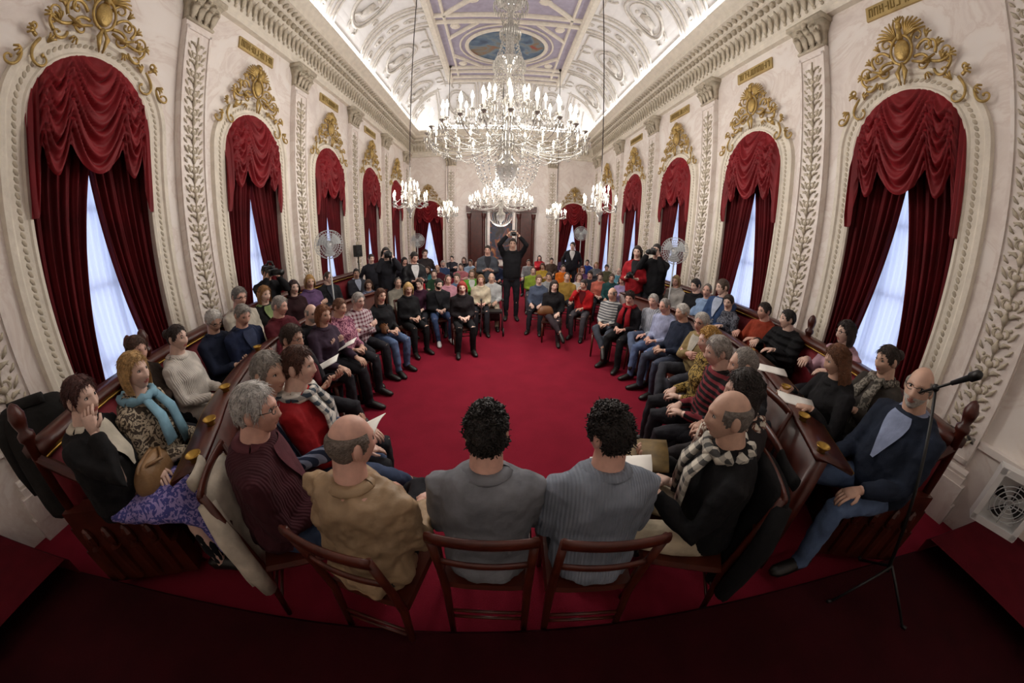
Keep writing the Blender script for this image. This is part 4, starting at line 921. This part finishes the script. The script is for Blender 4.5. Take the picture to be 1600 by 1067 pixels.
def coat(p,rz,label,m,h=.95,zb=.25,w=.24):
    e=empty('draped_coat',p,rz,label,'coat'); mb=MB(); n=36; R=[]
    for z,a,b in ((h,w*.6,.02),(h-.01,w*.85,.05),(h-.06,w,.07),(h-.2,w*1.05,.08),((h+zb)/2,w*1.1,.085),(zb+.1,w*1.15,.09),(zb,w*1.12,.085)):
        q=(h-z)/(h-zb); R.append([(a*cos(2*pi*j/n)*(1+.06*q*sin(j*1.9)),b*sin(2*pi*j/n)*(1+.4*q*sin(j*1.7+2*z)),z+.02*q*sin(j*.9)) for j in range(n)])
    mb.loft(R); o=mb.build('coat_body',m,e); o.modifiers.new('s','SUBSURF').render_levels=1
    for s in (-1,1):
        mb=MB(); mb.tube([(s*w*.85,.0,h-.06),(s*w*1.15,.03,h-.25),(s*w*1.2,.05,h-.5),(s*w*1.12,.05,max(zb,h-.68))],[.045,.055,.05,.045],10); mb.build('sleeve',m,e)
    mb=MB(); mb.tube([(x/4*w*.5,-.06-.01*x*x/16,h-.0) for x in range(-4,5)],[(.018,.04)]*9,8,0,True,(0,1,0)); mb.build('collar',m,e)
def behind(info,d): return info[0].matrix_basis@V((0,d,0))
coat(behind(l1,-.2),l1[0].rotation_euler.z,'cream beige coat hung over the chair of the man in maroon',fabric('c4baaa'),1.0,.3,.19)
coat(behind(r1,-.2),r1[0].rotation_euler.z,'black coat hung over the chair of the balding man',fabric('121214'),1.03,.2,.23)
p=at(82,700,.85); coat((p.x,p.y,0),1.0,'dark grey coat hanging on the left bench end',fabric('242322'),1.24,.3,.26)
# microphone stand
b_=at(1350,930,.17); DM=math.hypot(b_.x-CP.x,b_.y); tip=atD(1522,588,DM-.12); elb=atD(1462,606,DM+.02)
e=empty('microphone_stand',(b_.x,b_.y,.17),0,'black boom microphone stand at the right beside the bearded man','microphone stand')
mb=MB(); q=V((elb.x-b_.x,elb.y-b_.y,elb.z-.17)); mb.tube([(0,0,.25),q],[.012,.009],8); mb.build('pole',m_black,e)
for a in (2.9,5.0,.8):
    mb=MB(); mb.tube([(0,0,.3),(.3*cos(a),.3*sin(a),.01)],.009,6); mb.tube([(.3*cos(a),.3*sin(a),.01),(.33*cos(a),.33*sin(a),.012)],.012,6); mb.build('leg',m_black,e)
mb=MB(); t=V((tip.x-b_.x,tip.y-b_.y,tip.z-.17)); dv=(t-q).normalized(); mb.tube([q-dv*.12,t-dv*.12],.007,8); mb.ell(q,(.022,.022,.022),8,6); mb.build('boom',m_black,e)
mb=MB(); mb.tube([t-dv*.14,t-dv*.02,t-dv*.018,t+dv*.03,t+dv*.045],[.012,.016,.024,.024,.012],12); mb.build('microphone',m_black,e)
# pedestal fans
def fan(px,py,D,label,rz):
    p=atD(px,py,D); e=empty('pedestal_fan',(p.x,p.y,0),rz,label,'fan','pedestal fans'); z=p.z
    mb=MB(); mb.lathe([(.2,0),(.2,.02),(.05,.05),(.03,.06)],20); mb.build('base',m_greyp,e)
    mb=MB(); mb.tube([(0,0,.04),(0,0,z-.1)],.014,8); mb.build('pole',m_greyp,e)
    mb=MB(); mb.tube([(0,-.12,z),(0,-.02,z)],[.05,.07],12); mb.tube([(0,-.05,z-.12),(0,-.05,z)],.025,8); mb.build('motor',m_greyp,e)
    mb=MB()
    for yy in (-.01,.09):
        for r in (.06,.1,.14,.18,.23): mb.tube([(r*cos(2*pi*i/24),yy+(.03*(1-(r/.23)**2) if yy>0 else 0),z+r*sin(2*pi*i/24)) for i in range(25)],.005,4,0,False)
    for i in range(30):
        a=2*pi*i/30; mb.tube([(.03*cos(a),.12,z+.03*sin(a)),(.23*cos(a),.09,z+.23*sin(a)),(.23*cos(a),-.01,z+.23*sin(a))],.004,4)
    mb.build('cage',m_greyp,e)
    for i in range(3):
        a=2*pi*i/3; mb=MB(); mb.grid(lambda u,v:((.03+.17*u)*cos(a+1.1*v-.05*u),.02+.04*v,z+(.03+.17*u)*sin(a+1.1*v-.05*u)),5,6); o=mb.build('blade',m_greyp,e)
    mb=MB(); mb.ell((0,.06,z),(.045,.05,.045),10,6); mb.build('hub',m_white,e)
fan(513,382,5.6,'white pedestal fan by the third left window',-2.3); fan(652,376,10.5,'white pedestal fan far off on the left',-2.8); fan(1055,392,5.9,'white pedestal fan by the third right window',2.3); fan(908,365,10.5,'white pedestal fan far off on the right',2.8)
p=atD(559,392,8.6); e=empty('loudspeaker',(p.x,p.y,0),-2.2,'small black loudspeaker on stand by the left wall','speaker'); mb=MB(); mb.box((0,0,p.z),(.17,.17,.3)); mb.build('cabinet',m_black,e,False); mb=MB(); mb.tube([(0,0,.02),(0,0,p.z-.14)],.016,8); mb.lathe([(.2,0),(.2,.02),(.03,.04)],14); mb.build('stand',m_black,e); mb=MB(); mb.lathe([(.06,0),(.05,.01),(.02,.0)],14); o=mb.build('cone',base('dark_cone','2a2a2c',.6),e); o.rotation_euler=(-pi/2,0,0); o.location=(0,.086,p.z-.04)
p=at(1583,775,.6); e=empty('box_fan',(min(p.x,3.85),p.y,.34),1.9,'white square box fan standing on the right step','fan'); mb=MB()
for a,b in (((0,0,.03),(.42,.14,.06)),((0,0,.49),(.42,.14,.06)),((-.19,0,.26),(.05,.14,.5)),((.19,0,.26),(.05,.14,.5))): mb.box(a,b)
mb.box((0,-.06,.26),(.4,.01,.5)); mb.build('housing',m_white,e,False); mb=MB()
for r in (.04,.08,.12,.16): mb.tube([(r*cos(2*pi*i/20),.06,.26+r*sin(2*pi*i/20)) for i in range(21)],.005,4,0,False)
for i in range(8): mb.tube([(0,.06,.26),(.18*cos(pi*i/4),.06,.26+.18*sin(pi*i/4))],.004,4)
mb.build('grille',m_greyp,e)
for i in range(4):
    a=pi/2*i; mb=MB(); mb.grid(lambda u,v:((.03+.13*u)*cos(a+.7*v),.01*v,.26+(.03+.13*u)*sin(a+.7*v)),4,4); mb.build('blade',m_black,e)
p=behind(wk,.62); e=empty('rollator',(p.x,p.y,0),wk[0].rotation_euler.z+pi,'black wheeled walker with bag before the elderly man','walker'); e.scale=(.92,)*3
for s in (-1,1):
    mb=MB(); mb.tube([(s*.24,-.2,.1),(s*.22,-.1,.5),(s*.22,-.12,.76),(s*.22,-.22,.8)],.014,8); mb.tube([(s*.24,.22,.1),(s*.22,.0,.5)],.014,8); mb.build('frame',m_steel,e)
    for y in (-.2,.22): mb=MB(); mb.tube([(s*.24,y+.075*cos(2*pi*i/16),.085+.075*sin(2*pi*i/16)) for i in range(17)],.018,6,0,False); mb.tube([(s*.24-.015,y,.085),(s*.24+.015,y,.085)],.03,8); mb.build('wheel',m_black,e)
    mb=MB(); mb.tube([(s*.22,-.2,.8),(s*.22,-.31,.79)],.02,8); mb.build('grip',m_black,e)
mb=MB(); mb.box((0,-.02,.5),(.42,.24,.04)); mb.build('seat',m_black,e,False)
mb=MB(); mb.loft([[(x*.17,.16+y*d,z) for x,y in ((-1,-1),(1,-1),(1.05,1),(-1.05,1))] for d,z in ((.06,.25),(.09,.3),(.08,.5))]); mb.build('basket',m_black,e,False)
# ---------------- lights
def pl(loc,e,r=.25,col=(1,.95,.89)):
    l=bpy.data.lights.new('lamp','POINT'); l.energy=e; l.shadow_soft_size=r; l.color=col; o=bpy.data.objects.new('lamp',l); C.objects.link(o); o.location=loc
for i in range(4): pl((1.2*cos(pi/4+pi/2*i),4.45+1.2*sin(pi/4+pi/2*i),3.9),46,.3)
pl((0,4.45,2.1),95,.35); pl((0,11.0,3.9),130,.3); pl((0,11.0,2.0),70)
for x,y in ((-1.9,6.36),(1.9,6.3),(-1.9,11.2),(1.9,11.2)): pl((x,y,3.1),45,.2)
pl((0,-1.2,4.6),20,.4)  # added unseen fill behind the camera to lift the foreground, no fixture there
def al(loc,rot,sx,sy,e,col=(1,1,1)):
    l=bpy.data.lights.new('cove_light','AREA'); l.shape='RECTANGLE'; l.size=sx; l.size_y=sy; l.energy=e; l.color=col; o=bpy.data.objects.new('cove_light',l); C.objects.link(o); o.location=loc; o.rotation_euler=rot
for s in (-1,1): al((s*(W-.43),6.4,6.54),(0,pi-s*.25,0),.06,15,72,(.97,.98,1))
al((0,Y1-.43,6.54),(pi+.25,0,0),7,.06,30,(.97,.98,1))
wd=bpy.data.worlds.new('world'); SC.world=wd; wd.use_nodes=True; wd.node_tree.nodes['Background'].inputs[0].default_value=(.68,.78,1,1); wd.node_tree.nodes['Background'].inputs[1].default_value=2.2
